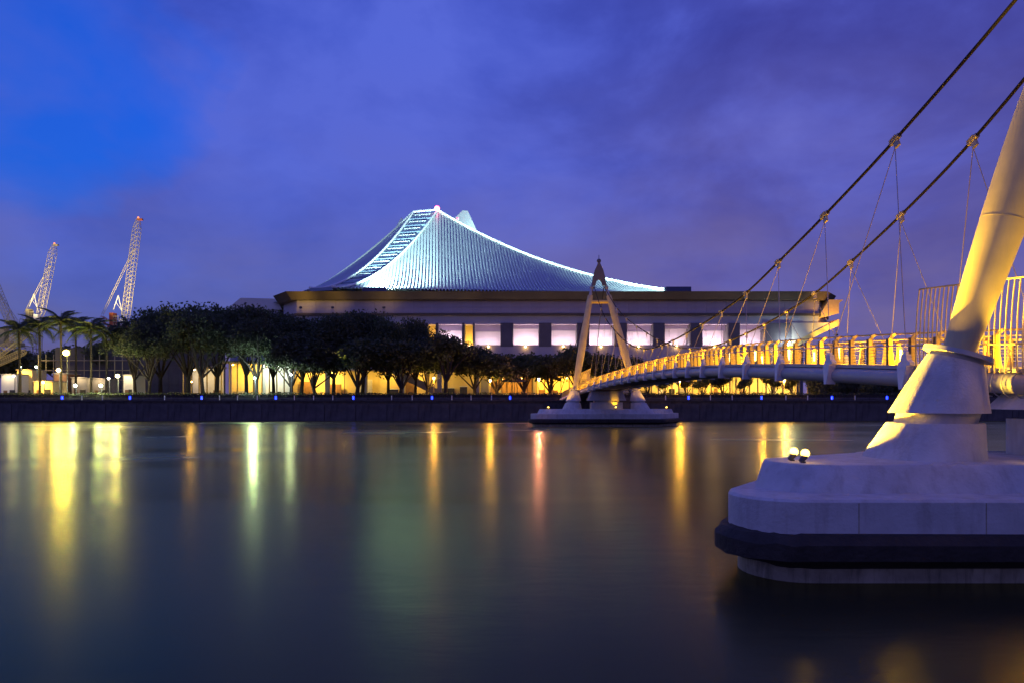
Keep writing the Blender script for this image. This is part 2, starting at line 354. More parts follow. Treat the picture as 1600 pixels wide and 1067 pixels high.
# pylons
def pylon(cx, cy, half, lean, ztop, s_out):
    """A-frame: legs on cone pedestals, leaning to s_out along the bridge"""
    zb = 2.64
    dn = dirn(cy); 
    def ax(z, s):          # axis of a leg at height z
        tt = (z - zb) / (ztop - zb); w = half * (1 - tt) + 1.25 * tt
        return Vector((cx + s * w + dn.x * s_out * lean * (z - zb), cy + s_out * lean * (z - zb), z))
    for s in (-1, 1):
        zc = 5.55
        a0, a1 = ax(zb, s), ax(zc, s); T = (ax(12, s) - ax(5, s)).normalized()
        ped = MB().cone([(*ax(zb - 0.02, s), 1.53), (*ax(3.62, s), 1.20)], 48)
        low_o = ped.build('pedestal_foot', M_conc, root, 30)
        MB().cone([(*ax(3.60, s), 1.02), (*ax(3.92, s), 1.02)], 40).build('pedestal_neck', M_conc, root, 30)
        up = MB()
        e1 = ax(3.90, s); e2 = ax(5.35, s)
        tt = [0, 0.33, 0.66, 1.0]
        rs = []
        X = Vector((1, 0, 0)); Xp = (X - T * X.dot(T)).normalized(); Yp = T.cross(Xp)
        for q in tt:
            c = e1.lerp(e2, q); r = 1.24 * (1 - q) + 0.72 * q
            ring = []
            for kk in range(48):
                a = 2 * math.pi * kk / 48
                flat = Vector((math.cos(a) * r, math.sin(a) * r, 0)); til = (Xp * math.cos(a) + Yp * math.sin(a)) * r
                ring.append(c + flat.lerp(til, q))
            rs.append(ring)
        up.rings(rs).build('pedestal_cone', M_conc, root, 30)
        # collar
        MB().tube([e2 + T * 0.01, e2 + T * 0.12], 0.66, 40).build('collar_base', M_steel, root, 30)
        MB().tube([e2 + T * 0.121, e2 + T * 0.24, e2 + T * 0.241], [0.86, 0.86, 0.84], 48).build('collar', M_white, root, 30)
        # leg: cigar shaped
        z0 = e2.z + 0.2; zs = np.linspace(0, 1, 25); L0 = e2 + T * 0.2; L1 = ax(ztop - 1.2, s)
        rad = [0.40 + 0.20 * math.sin(min(1.0, q * 2.2) * math.pi / 2) - 0.17 * max(0, q - 0.5) * 2 for q in zs]
        lg = MB().tube([L0.lerp(L1, q) for q in zs], rad, 36).build('pylon_leg', M_leg, root, 60)
        for q in (0.28, 0.56, 0.80):
            c = L0.lerp(L1, q); r = float(np.interp(q, zs, rad))
            MB().tube([c - T * 0.012, c + T * 0.012], r + 0.006, 36, True).build('weld_band', M_leg, lg, True)
        # thin upper strut and saddle
        t0, t1 = ax(ztop - 1.25, s), ax(ztop + 0.9, s)
        MB().tube([t0, t1], [0.26, 0.20], 14).build('saddle_strut', M_steel, root, True)
        sd = ax(ztop + 0.2, s); MB().sphere(sd, 0.34, 12, 8).build('cable_saddle', M_clamp, root, True)
    zbar = ztop - 2.2
    MB().tube([ax(zbar, -1), ax(zbar, 1)], 0.30, 14).build('cross_bar', M_post, root, True)
    c = (ax(ztop + 0.6, -1) + ax(ztop + 0.6, 1)) / 2
    out = [(-1.18, 0), (-1.02, 1.2), (-0.68, 2.5), (-0.22, 3.5), (-0.16, 3.8), (0.16, 3.8), (0.22, 3.5), (0.68, 2.5), (1.02, 1.2), (1.18, 0), (0.62, 0.0), (0.45, 0.55), (0.18, 0.95), (-0.18, 0.95), (-0.45, 0.55), (-0.62, 0.0)]
    sp = MB().prism([(c.x + x, c.z + z) for x, z in out], 'y', c.y - 0.4, c.y + 0.4).build('spire', mat('spire_paint', (0.10, 0.10, 0.14), 0.5, var=0.15), root)
    MB().sphere((c.x, c.y, c.z + 4.05), 0.36, 12, 8).tube([(c.x, c.y, c.z + 4.3), (c.x, c.y, c.z + 5.0)], 0.05, 6).build('finial', MATS['spire_paint'], sp, True)
M_leg = mat('leg_steel', (0.58, 0.49, 0.24), 0.5, var=0.12, scale=0.8, stain=(0.32, 0.28, 0.22, 0.45))  # yellow of the flood light deepened in the leg colour itself
NCX, NCY = 17.3, 19.3
FCX, FCY = 14.75, 107.0
pylon(NCX, NCY, 5.7, 0.10, 19.6, -1)
pylon(FCX, FCY, 5.35, 0.27, 22.2, 1)

# piers: boat shaped bases in the river, square with the flow
def pier(cx, cy, label, detail):
    po = thing('bridge_pier', (cx, cy, 0), label, 'pier', 'river piers of the footbridge')
    def outline(grow, n=10):
        hw, hd, r = 11.9 + grow, 3.75 + grow, 1.3 + max(0, grow) * 0.6
        # straight faces along x; the upstream corner is square-ish, the lee side runs off at a slant
        c1 = (-hw + r, -hd + r); c2 = (-hw + 4.8, hd - r); c3 = (hw - r, hd - r); c4 = (hw - 4.8, -hd + r)
        pts = []
        for (x, y), a0, a1 in ((c4, 270, 330), (c3, -30, 90), (c2, 90, 150), (c1, 150, 270)):
            for q in range(n + 1):
                a = R(a0 + (a1 - a0) * q / n); pts.append((cx + x + r * math.cos(a), cy + y + r * math.sin(a)))
        return pts
    def slab(levels, n=10): return MB().rings([[(x, y, z) for x, y in outline(g)] for g, z in levels])
    slab([(-0.35, -3), (-0.35, 0.42)]).build('pier_stem', M_concd, po, 30)
    slab([(-0.30, 0.38), (0.05, 0.52), (0.36, 0.66), (0.36, 1.02), (0.2, 1.18), (-0.15, 1.22)]).build('fender', M_fender, po, 30)
    fo = [c_ for c_ in po.children if c_.name.startswith('fender')][0]
    for v_ in fo.data.vertices:
        v_.co += Vector((random.uniform(-1, 1), random.uniform(-1, 1), random.uniform(-1, 1))) * 0.035
    slab([(0.0, 1.20), (0.0, 1.93), (-0.06, 1.99)]).build('pier_ledge', M_conc, po, 30)
    slab([(-1.05, 1.985), (-1.38, 2.58), (-1.45, 2.64)]).build('pier_plinth', M_conc, po, 30)
    for q in range(6):                      # formwork joints on the straight river face
        x = cx - 9.4 + q * 2.9
        MB().box((x - 0.012, cy - 3.756, 1.21), (x + 0.012, cy - 3.70, 1.92)).build('form_joint', M_concd, po)
    # block that carries the deck between the legs
    by, hz = cy, deck_z(cy) - 0.62
    MB().box((cx - 2.4, by - 1.3, 2.63), (cx + 2.4, by + 1.3, 3.70)).build('deck_pier', M_conc, po)
    MB().box((cx - 1.9, by - 1.0, 3.70), (cx + 1.9, by + 1.0, 3.98)).build('bearing_shelf', M_conc, po)
    MB().prism([(cx - 2.9, 3.98), (cx + 2.9, 3.98), (cx + 2.35, hz), (cx - 2.35, hz)], 'y', by - 1.5, by + 1.5).build('deck_block', M_conc, po)
    return po
PN = pier(NCX, NCY + 0.0, 'large pale concrete bridge pier with black fender band, nearest at the right', 'near')
PF = pier(FCX, FCY, 'small distant pale concrete bridge pier in front of the far bank', 'far')
# service cage on the tube near the near pylon
for i in range(9):
    y = NCY + 1.5 - i * 0.35
    MB().tube([bp(y, 0.08 + 0.42 * math.cos(a), -0.42 + 0.42 * math.sin(a)) for a in (R(100 + 170 * q / 10) for q in range(11))], 0.018, 5).build('cage_hoop', M_steel, root)

# anti-climb screens beside each pylon
M_litbar = mat('lamplit_bar', (0.85, 0.66, 0.22), 0.5, var=0.05)  # brighter copy of the post colour, lamp glow put into the bars
def screen(ya, yb, n, h):
    tops = []
    for i in range(n):
        y = ya + (yb - ya) * i / (n - 1)
        p = [bp(y, -0.34 + (0.26 * (q - 0.25) ** 2), -0.12 + h * q) for q in np.linspace(0, 1, 7)]
        MB().tube(p, 0.021, 6).build('screen_bar', M_litbar, root, True); tops.append(p[-1])
    MB().tube(tops, 0.03, 6).build('screen_rail', M_post, root, True)
    MB().tube([bp(ya + (yb - ya) * q / 10, -0.34, 0.72) for q in range(11)], 0.025, 6).build('screen_rail', M_post, root, True)
screen(23.4, 16.0, 42, 2.75)
screen(104.0, 112.0, 24, 2.75)

# lamps on the bridge: a tube lamp on the inside of every other post
M_bulb = kelvin('lamp_yellow', (1.0, 0.70, 0.16), 10.0)
tube_me = MB().tube([(0, 0, 0), (0, 0, 0.5)], 0.05, 8).mesh('lamp_tube', M_bulb)
cap_me = MB().box((-0.07, -0.07, 0.5), (0.07, 0.07, 0.58)).box((-0.07, -0.07, -0.06), (0.07, 0.07, 0.0)).mesh('lamp_cap', M_steel)
for i, y in enumerate(POSTS):
    if i % 2 or y > 124 or y < 14: continue
    for side in (0, 1):
        if (i // 2) % 2 != side: continue
        p = bp(y + 0.35 * step, 0.42 if side == 0 else 2 * HALF - 0.42, 0.22)
        tb = inst('lamp_tube', tube_me, p, root); c_ = inst('lamp_cap', cap_me, p, tb)
        lamp('POINT', 'bridge_lamp_light', p + Vector((0.22 if side == 0 else -0.22, 0, 0.3)), 340, YEL, tb, 0.12)
spk = MB().box((-0.25, -0.25, 0), (0.25, 0.25, 0.62)).box((-0.04, -0.04, -2.0), (0.04, 0.04, 0.0))
spk.build('speaker_post', M_dark, root).location = bp(25.5, HALF, 2.05) - wloc(root)

# flood lamps standing on the piers
M_flood = kelvin('flood_lens', (1.0, 0.58, 0.06), 11.0)
def flood(loc, aim, energy, label, color=YEL, twin=False, size=0.5, spot=70):
    o = thing('flood_lamp', loc, label, 'flood lamp', 'flood lamps on the bridge piers')
    d = (Vector(aim) - Vector(loc)).normalized()
    hz = Vector((d.x, d.y, 0)).normalized(); sd = Vector((-hz.y, hz.x, 0))
    for s in ((-0.28, 0.28) if twin else (0,)):
        c = Vector(loc) + sd * s
        MB().box((c.x - 0.04, c.y - 0.04, c.z), (c.x + 0.04, c.y + 0.04, c.z + 0.10)).build('bracket', M_dark, o)
        hd = c + Vector((0, 0, 0.20))
        hb = MB().tube([hd - d * 0.14, hd + d * 0.06], [0.06, 0.09], 12).build('housing', M_dark, o, 30)
        MB().sphere(hd + d * 0.06 + Vector((0, 0, 0.06)), 0.11, 12, 8).build('lens', M_flood, o, True)
        lamp('SPOT', 'flood_light', hd + d * 0.34, energy, color, o, 0.08, aim, spot_size=R(spot), spot_blend=0.5)
    return o
FLD = (1.0, 0.58, 0.03)
flood((7.5, 17.9, 2.58), (13.2, 18.5, 9.4), 700, 'twin yellow flood lamp on the left tip of the near pier', FLD, twin=True, spot=34)
flood((13.35, 17.5, 2.58), (14.15, 18.2, 13.0), 2600, 'single yellow flood lamp on the near pier at the right edge', FLD, spot=42)
flood((8.7, 21.2, 1.99), (11.5, 19.25, 4.4), 17000, 'lower flood lamp behind the left leg of the near pylon', FLD, spot=54)
flood((9.4, 21.7, 1.99), (13.4, 18.3, 11.0), 11000, 'upper flood lamp behind the left leg of the near pylon', FLD, spot=50)
for dx, lb in ((-9.2, 'tiny flood lamp on the left end of the distant pier'), (9.0, 'tiny flood lamp on the right end of the distant pier'), (1.2, 'tiny flood lamp in the middle of the distant pier')):
    sx = -1 if dx < 1 else 1
    tx = FCX + (-5 if dx < 0 else 5 if dx > 5 else 1)
    flood((FCX + dx, FCY - 2.2, 2.64), (tx, FCY + 0.6, 8.5 if abs(dx) > 5 else 6), 2600 if abs(dx) > 5 else 200, lb)

#BEGIN STADIUM
# ---------------------------------------------------------------- stadium
ST = thing('indoor_stadium', (0, 225, 4.1), 'large indoor stadium with floodlit ribbed tent-shaped roof on the far bank', 'stadium')
M_roof = mat('roof_metal', (0.48, 0.52, 0.54), 0.45, metal=0.15, var=0.08, scale=0.15)
M_strip = mat('skylight_sheet', (0.20, 0.27, 0.38), 0.4, var=0.15, scale=0.3)
M_trim = mat('ridge_trim', (0.80, 0.82, 0.80), 0.5, var=0.05)
M_slab = mat('eave_slab', (0.14, 0.115, 0.075), 0.8, var=0.2, scale=0.2)
M_fascia = mat('fascia_panel', (0.45, 0.42, 0.46), 0.8, var=0.1, scale=0.3, stain=(0.4, 0.35, 0.36, 0.4))
M_fin = mat('raked_fin', (0.14, 0.13, 0.14), 0.8, var=0.2, scale=0.3)
M_bay = mat('bay_wall', (0.72, 0.62, 0.66), 0.8, var=0.04, scale=0.2)
EZ = 31.2
O = Vector((-20, 240)); Lc = Vector((-60.0, 179.0)); Rc = Vector((87, 190)); Bc = 2 * O - Lc; Wc = Vector((-126, 280))
corners = [Lc, Rc, Bc, Wc]                 # front-left, right, back, back-left
TOPZ = 67.0
# top square: a corner point between neighbouring ridges (front, right, back, left)
def nrm(v): return v.normalized()
tops = []
for i in range(4):
    a, b2 = corners[i], corners[(i + 1) % 4]
    tops.append(O + (nrm(a - O) + nrm(b2 - O)) * 6.4)
tops[0] = Vector((at(684, 330, 229).x, 229.0)); tops[3] = Vector((at(646, 334, 236).x, 236.0))
tops[1] = Vector((at(716, 352, 243).x, 243.0)); tops[2] = Vector((-24.0, 252.0))
tz = [at(684, 331, 229).z, 65.2, 65.5, at(646, 334, 236).z]
RB = EZ + 1.25
def ridge_h(t, z1, e=1.95): return RB + (z1 - RB) * t ** e
EXP = [1.58, 2.12, 1.95, 1.95]
BW = 2.3                                   # half width of a ridge strip at its foot
def foot(i, side):                         # foot of strip i on the side of corner i+1 (side=+1) or i-1 (side=-1)
    if i == 0: return Vector((-46.4, 176.2)) if side > 0 else Vector((-52.8, 178.2))
    c = corners[i]; nb_ = corners[(i + side) % 4]
    return c + nrm(nb_ - c) * BW * 2.2
for i in range(4):
    A, B = foot(i, 1), foot((i + 1) % 4, -1); T_ = tops[i]; zt = tz[i]
    e = B - A; L = e.length; ed = e / L; inn = Vector((-ed.y, ed.x)); 
    if inn.dot(O - A) < 0: inn = -inn
    ts = (T_ - A).dot(ed); td = (T_ - A).dot(inn)
    nr_ = 138 if i == 0 else 80
    prof_ = [(0.0, 0), (0.40, 0), (0.46, 1), (0.94, 1)]
    cols = []; M_ = 20
    for k in range(nr_):
        for du, up in prof_: cols.append(((k + du) / nr_, up))
    cols.append((1.0, 0))
    rows = []
    for u, up in cols:
        s_ = u * L
        tr = s_ / ts if s_ <= ts else (L - s_) / (L - ts)        # ridge parameter where this rib ends
        tr = max(tr, 1e-4); dep = td * tr; zr = ridge_h(tr, zt, EXP[i] if s_ <= ts else EXP[(i + 1) % 4])
        col = []
        for m in range(M_ + 1):
            v = m / M_
            # ribs bow a little towards the apex
            p = A + ed * s_ + inn * (dep * v)
            z = RB + (zr - RB) * (0.35 * v + 0.65 * v ** 1.7) + (0.40 * up * (1 - 0.5 * v) if tr > 0.02 else 0)
            col.append((p.x, p.y, z))
        rows.append(col)
    V = np.array(rows).reshape(-1, 3); W_ = M_ + 1
    fs = [(a * W_ + m, (a + 1) * W_ + m, (a + 1) * W_ + m + 1, a * W_ + m + 1) for a in range(len(rows) - 1) for m in range(M_)]
    o = MB().add(V, fs).build('ribbed_roof_face', M_roof, ST)
    if i == 0: o['label'] = 'ribbed roof face floodlit pale green from below'
# ridge strips: stepped skylight panels between lit trims
for i in range(4):
    a0, b0 = foot(i, -1), foot(i, 1); a1, b1 = tops[(i - 1) % 4], tops[i]; za, zb_ = tz[(i - 1) % 4], tz[i]
    def ed_(t, s):
        p = (a0.lerp(a1, t) if s < 0 else b0.lerp(b1, t)); return Vector((p.x, p.y, ridge_h(t, za if s < 0 else zb_, EXP[i])))
    nst = 13
    for k in range(nst):
        t0, t1 = (k / nst) ** 0.75, ((k + 1) / nst) ** 0.75
        if k == nst - 1: t1 = 1.0
        nsub = 3; top, bot = [], []
        for q in range(nsub + 1):
            tq = t0 + (t1 - t0) * q / nsub * 0.93
            lift = 0.55 - 0.55 * (q / nsub) * 0.9
            top.append((ed_(tq, -1) + Vector((0, 0, lift - 0.10)), ed_(tq, 1) + Vector((0, 0, lift - 0.10))))
            bot.append((ed_(tq, -1) - Vector((0, 0, 0.4)), ed_(tq, 1) - Vector((0, 0, 0.4))))
        vs = [c for pr in top for c in pr] + [c for pr in bot for c in pr]; n2 = 2 * (nsub + 1); fs = []
        for q in range(nsub):
            fs += [(2 * q, 2 * q + 1, 2 * q + 3, 2 * q + 2), (n2 + 2 * q, n2 + 2 * q + 2, n2 + 2 * q + 3, n2 + 2 * q + 1),
                   (2 * q, 2 * q + 2, n2 + 2 * q + 2, n2 + 2 * q), (2 * q + 1, n2 + 2 * q + 1, n2 + 2 * q + 3, 2 * q + 3)]
        fs += [(0, n2, n2 + 1, 1), (2 * nsub, 2 * nsub + 1, n2 + 2 * nsub + 1, n2 + 2 * nsub)]
        pn = MB().add(vs, fs).build('skylight_panel', M_strip if i != 1 else M_trim, ST)  # right strip panels coloured white to look floodlit
        if i == 0:
            tm = t0 + (t1 - t0) * 0.52
            p, q2 = ed_(tm, -1).lerp(ed_(tm, 1), 0.12) + Vector((0, 0, 0.42)), ed_(tm, -1).lerp(ed_(tm, 1), 0.80) + Vector((0, 0, 0.42))
            MB().tube([p, q2], 0.10, 5).build('glazing_bar', M_trim, pn)
    for s in (-1, 1):
        path = [ed_(t, s) + Vector((0, 0, 0.55)) for t in np.linspace(0, 1, 28)]
        MB().tube(path, 0.34, 6).build('ridge_trim', M_trim, ST, True)
    # back wall below the stepped top
    e0, e1 = ed_(1, -1), ed_(1, 1)
    MB().tube([e0 + Vector((0, 0, 0.6)), e1 + Vector((0, 0, 0.6))], 0.35, 6).build('ridge_trim', M_trim, ST)
# prow shaped horns that close the back ridges
def horn(pts, y0, depth, mt):
    vs = [at(px, py, y0) for px, py in pts] + [at(px, py, y0) + Vector((-0.12 * depth, depth, 0)) for px, py in pts]; k = len(pts)
    return MB().add(vs, [tuple(range(k)), tuple(range(2 * k - 1, k - 1, -1))] + [(q, k + q, k + (q + 1) % k, (q + 1) % k) for q in range(k)]).build('roof_horn', mt, ST)
horn([(705, 346), (723, 329), (731, 330), (745, 361), (770, 380), (730, 384)], 243, 9, M_trim)
horn([(612, 366), (627, 340), (634, 348), (644, 376), (612, 376)], 250, 6, M_trim)
pz = [(t_.x, t_.y, min(tz) - 3.0) for t_ in tops]
MB().add(pz + [(x, y, z - 3) for x, y, z in pz], [(0, 1, 2, 3), (7, 6, 5, 4)] + [(q, 4 + q, 4 + (q + 1) % 4, (q + 1) % 4) for q in range(4)]).build('crown_deck', M_strip, ST)
M_red = kelvin('red_beacon', (1.0, 0.015, 0.07), 6.0)
for px, py, Y in ((683, 326, 229), (715, 342, 236)):
    p = at(px, py, Y); bc = MB().sphere(p, 0.9 if px < 700 else 0.4, 10, 7).build('beacon_lamp', M_red, ST, True)
    MB().tube([p + Vector((0, 0, -2.5)), p], 0.12, 6).build('beacon_mast', M_steel, ST)
    if px < 700: lamp('POINT', 'beacon_light', p + Vector((0, -1.2, 0.4)), 300, (1, 0.03, 0.12), bc, 0.3)

# base storey: plan outline with a chamfered right end; bands stacked as prisms
FY = 172.0
def plan(dy, xl, xr, ch=6.0):   # outline inset by dy from the front
    return [(xl, FY + dy), (xr, FY + dy), (xr + ch, FY + dy + ch * 1.35), (xr + ch, 296), (xl - 6, 296), (xl - 6, FY + dy + 8)]
XL, XR = -57.0, 79.5
def band(name, z0, z1, d0, d1, m, xl=XL, xr=XR):
    p0, p1 = plan(d0, xl + d0 * 0.6, xr - d0 * 0.3), plan(d1, xl + d1 * 0.6, xr - d1 * 0.3)
    return MB().rings([[(x, y, z0) for x, y in p0], [(x, y, z1) for x, y in p1]]).build(name, m, ST)
band('eave_slab', 29.25, EZ - 0.06, 1.6, 0.0, M_slab)
band('upper_wall', 25.9, 29.24, 3.0, 3.0, M_fascia)
band('ledge', 25.3, 25.9, 2.5, 2.5, M_slab)
band('soffit_band', 23.5, 25.29, 3.3, 3.0, mat('soffit_paint', (0.42, 0.45, 0.52), 0.8, var=0.08, scale=0.2))
band('rear_hall', 4.1, 23.49, 12.0, 12.0, M_fin)
# fascia panels on the upper wall
for r_, (z0, z1) in enumerate(((26.05, 27.45), (27.55, 29.1))):
    me = MB().box((0.06, 0, 0), (4.94, 0.12, z1 - z0)).mesh('fascia_panel', M_fascia)
    for k in range(27):
        x = XL + 1.8 + k * 5.0
        if x + 5 < XR - 1: inst('fascia_panel', me, (x, FY + 2.87, z0), ST)
# window bays: lit alcoves between raked fins
def zat(py, Y=175.3): return EYE + (HOR - py) * Y / F
Zs, Zh = zat(540.5), zat(505)
BX = [(px - 800) * 175.3 / F for px in (546, 605, 664, 723, 741, 801, 861, 920, 979, 1038, 1097, 1156, 1200)]
bays = [(554, 595), (613, 655), (668, 681), (685, 722), (726, 739), (741.5, 782), (802, 842), (861.5, 901.5), (920.5, 960), (979, 1020), (1038, 1078), (1096.5, 1137), (1155, 1196)]
YB0, YB1 = 175.3, 179.0
frame = MB()
edges = [XL - 2] + [v for a, b_ in bays for v in ((a - 800) * YB0 / F, (b_ - 800) * YB0 / F)] + [XR - 8.0]
for k in range(0, len(edges), 2):
    if edges[k + 1] - edges[k] < 0.05: continue
    x0, x1 = edges[k], edges[k + 1]
    MB().box((x0, YB0 - 0.55, Zs - 0.2), (x1, YB1 + 1, 23.49)).build('raked_fin', M_fin, ST)
M_dim = mat('bay_dimming', (0.50, 0.40, 0.58), 0.8, var=0.06)  # added panels that imitate the light fading to purple at the bay tops
M_lamp_w = kelvin('bay_tube', (1.0, 0.86, 0.80), 9.0)
M_warmpaint = mat('yellow_wall', (0.78, 0.60, 0.24), 0.8, var=0.05)
for k, (a, b_) in enumerate(bays):
    x0, x1 = (a - 800) * YB0 / F, (b_ - 800) * YB0 / F
    warm = (b_ - a) < 20
    w = MB().box((x0, YB1, Zs), (x1, YB1 + 0.3, 23.49)).build('window_bay', M_bay if not warm else M_warmpaint, ST)
    MB().box((x0, YB0 + 0.05, Zs - 0.2), (x1, YB1, Zs + 0.02)).build('bay_floor', M_bay, w)
    MB().box((x0, YB0 + 0.05, 23.2), (x1, YB1, 23.49)).build('bay_ceiling', M_bay, w)
    MB().box((x0, YB0 - 0.2, Zs - 0.1), (x1, YB0 + 0.04, Zs + 0.25)).build('window_sill', M_fascia, w)
    MB().box((x0 + 0.1, YB0 + 0.9, Zs + 0.03), (x1 - 0.1, YB0 + 1.05, Zs + 0.14)).build('tube_lamp', M_lamp_w, w)
    MB().box(((x0 + x1) / 2 - 0.05, YB0 + 0.1, Zs), ((x0 + x1) / 2 + 0.05, YB0 + 0.2, 23.2)).build('mullion', M_bay, w) if not warm and k % 3 == 9 else None
    if not warm:
        hb = (1.1, 1.6, 0.9, 1.35)[k % 4]
        MB().box((x0 + 0.02, YB0 + 1.9, 23.2 - hb), (x1 - 0.02, YB0 + 1.96, 23.2)).build('dim_panel', M_dim, w)
        MB().box((x0 + 0.02, YB0 + 1.88, 23.1 - hb), (x1 - 0.02, YB0 + 1.98, 23.2 - hb)).build('dim_panel_rail', M_fascia, w)
        for q_ in (0.33, 0.67):
            xm = x0 + (x1 - x0) * q_; MB().box((xm - 0.035, YB1 - 0.12, Zs + 0.03), (xm + 0.035, YB1 - 0.02, 23.1)).build('mullion', M_bay, w)
    l = lamp('AREA', 'bay_light', ((x0 + x1) / 2, YB0 + 1.0, Zs + 0.30), 330 * (0.7, 1.2, 0.85, 1.4, 1.0)[k % 5] if not warm else 300, (1.0, 0.80, 0.88) if not warm else (1.0, 0.6, 0.12), w, x1 - x0 - 0.4,
             ((x0 + x1) / 2, YB1 + 0.2, Zs + 3.4), shape='RECTANGLE', size_y=0.3)
# wall under the windows and small warm lamps along it
MB().box((XL - 2, YB0 - 0.5, 11.8), (74.0, YB1 + 1, Zs - 0.2)).build('lower_wall', M_fascia, ST)
M_warm = kelvin('warm_globe', (1.0, 0.62, 0.2), 22.0)
for px in (563, 613, 674, 734, 763, 821, 880, 939, 998, 1057, 1116):
    p = at(px, 541.5, YB0 - 0.9)
    w = MB().sphere(p, 0.22, 8, 6).build('wall_lamp', M_warm, ST, True)
    lamp('POINT', 'wall_lamp_light', p + Vector((0, -0.5, 0.1)), 60, (1, 0.55, 0.15), w, 0.2)
# cantilevered end wall on the right with a lit raked edge
M_end = mat('end_wall', (0.55, 0.52, 0.44), 0.8, var=0.05)
M_edge = mat('raked_edge', (0.75, 0.58, 0.22), 0.8, var=0.06)
def slabpx(name, pts, y0, depth, m, parent=None):
    vs = [at(px, py, y0) for px, py in pts]; vs += [v + Vector((0, depth, 0)) for v in vs]; k = len(pts)
    return MB().add(vs, [tuple(range(k)), tuple(range(2 * k - 1, k - 1, -1))] + [(q, k + q, k + (q + 1) % k, (q + 1) % k) for q in range(k)]).build(name, m, parent or ST)
slabpx('end_wall', [(1203, 504.6), (1298, 504.6), (1298, 505.5), (1226, 541.5), (1203, 541.5)], 175.0, 20, M_end)
slabpx('raked_edge', [(1226.3, 541.6), (1299, 505.2), (1311, 499), (1311, 509), (1284, 521), (1236, 546)], 174.6, 24, M_edge)
slabpx('end_block', [(1296, 468.6), (1318, 468.6), (1311, 474), (1311, 490), (1296, 494), (1283, 496), (1283, 489)], 174.2, 10, M_edge)
pl_ = at(1231, 536, 173.5); e_l = MB().sphere(pl_, 0.5, 10, 7).build('wall_flood', kelvin('cold_lamp', (0.85, 0.95, 1.0), 30.0), ST, True)
lamp('POINT', 'wall_flood_light', pl_ + Vector((0, -1.0, 0.2)), 900, (0.8, 0.95, 1.0), e_l, 0.4)
for (px, py), tgt, en, col in (((1285, 534), (1292, 500), 2200, (1, 0.62, 0.10)), ((1306, 520), (1303, 485), 3800, (1, 0.42, 0.06))):
    p = at(px, py, 171.0)
    fixture(p + Vector((0, -0.3, -0.5)), at(px, py - 6, 176), ST)
    lamp('SPOT', 'edge_light', p, en, col, ST, 0.4, at(*tgt, 175), spot_size=R(110), spot_blend=0.8)
# flood housings on the eave, shining up the front roof face
M_house = mat('flood_housing', (0.05, 0.07, 0.16), 0.6, var=0.1)
for px0, px1, py, en in ((567, 604, 450, 215000), (1040, 1079, 449, 150000)):
    p0, p1 = at(px0, py, 174.5), at(px1, py, 174.5)
    h_ = MB().box((p0.x, 173.8, EZ - 0.05), (p1.x, 176.4, p0.z)).build('flood_housing', M_house, ST)
    n_l = 3
    for q in range(n_l):
        x = p0.x + (p1.x - p0.x) * (q + 0.5) / n_l
        tx = x + (10 if px0 < 800 else 3)
        lamp('SPOT', 'roof_flood', (x, 176.3, RB + 0.45), en, CYAN, h_, 0.5, (tx, 196 if px0 < 800 else 200, EZ + (11 if px0 < 800 else 5)), spot_size=R(112), spot_blend=1.0)
# floods behind the ridges
for x, y, z, tx, ty, tz2, en in ((4, 236.5, 55, -14, 243.5, 66, 60000), (-75, 262, 44, -50, 250, 56, 2500), (-68, 214, 38.0, -57, 240, 50, 26000)):
    fixture((x, y, z - 0.6), (x, y, z - 7), ST, 0.4)
    lamp('SPOT', 'roof_flood', (x, y, z), en, CYAN, ST, 0.6, (tx, ty, tz2), spot_size=R(110), spot_blend=0.8)
# eave glow lamps (warm) under the slab on the left
for px, en in ((470, 2600), (520, 1500), (600, 900)):
    fixture(at(px, 478, 169.0) + Vector((0, -0.2, -0.4)), at(px, 480, 175), ST)
    lamp('SPOT', 'eave_light', at(px, 478, 169.0), en * 0.3, (1, 0.6, 0.10), ST, 0.3, at(px, 465, 173), spot_size=R(120), spot_blend=1.0)
# side hall with a pitched end left of the stadium
SH = thing('side_hall', (at(395, 612, 205).x, 205, 4.1), 'small pale gabled building just left of the stadium eaves above the trees', 'building')
a_, b_ = at(364, 482, 205), at(424, 482, 205)
MB().box((a_.x, 203, 4.1), (b_.x + 3, 220, at(0, 486, 205).z)).build('wall', M_fascia, SH)
zt_ = at(0, 486, 205).z
MB().add([(a_.x - 1, 202.5, zt_), (b_.x + 4, 202.5, zt_), (b_.x + 4, 221, zt_), (a_.x - 1, 221, zt_), (at(384, 466, 208).x, 204, at(0, 466.5, 205).z), (b_.x + 2, 204, at(0, 468, 205).z), (b_.x + 2, 219, at(0, 468, 205).z), (at(384, 466, 208).x, 219, at(0, 466.5, 205).z)],
         [(0, 1, 5, 4), (1, 2, 6, 5), (2, 3, 7, 6), (3, 0, 4, 7), (4, 5, 6, 7), (3, 2, 1, 0)]).build('roof', M_end, SH)
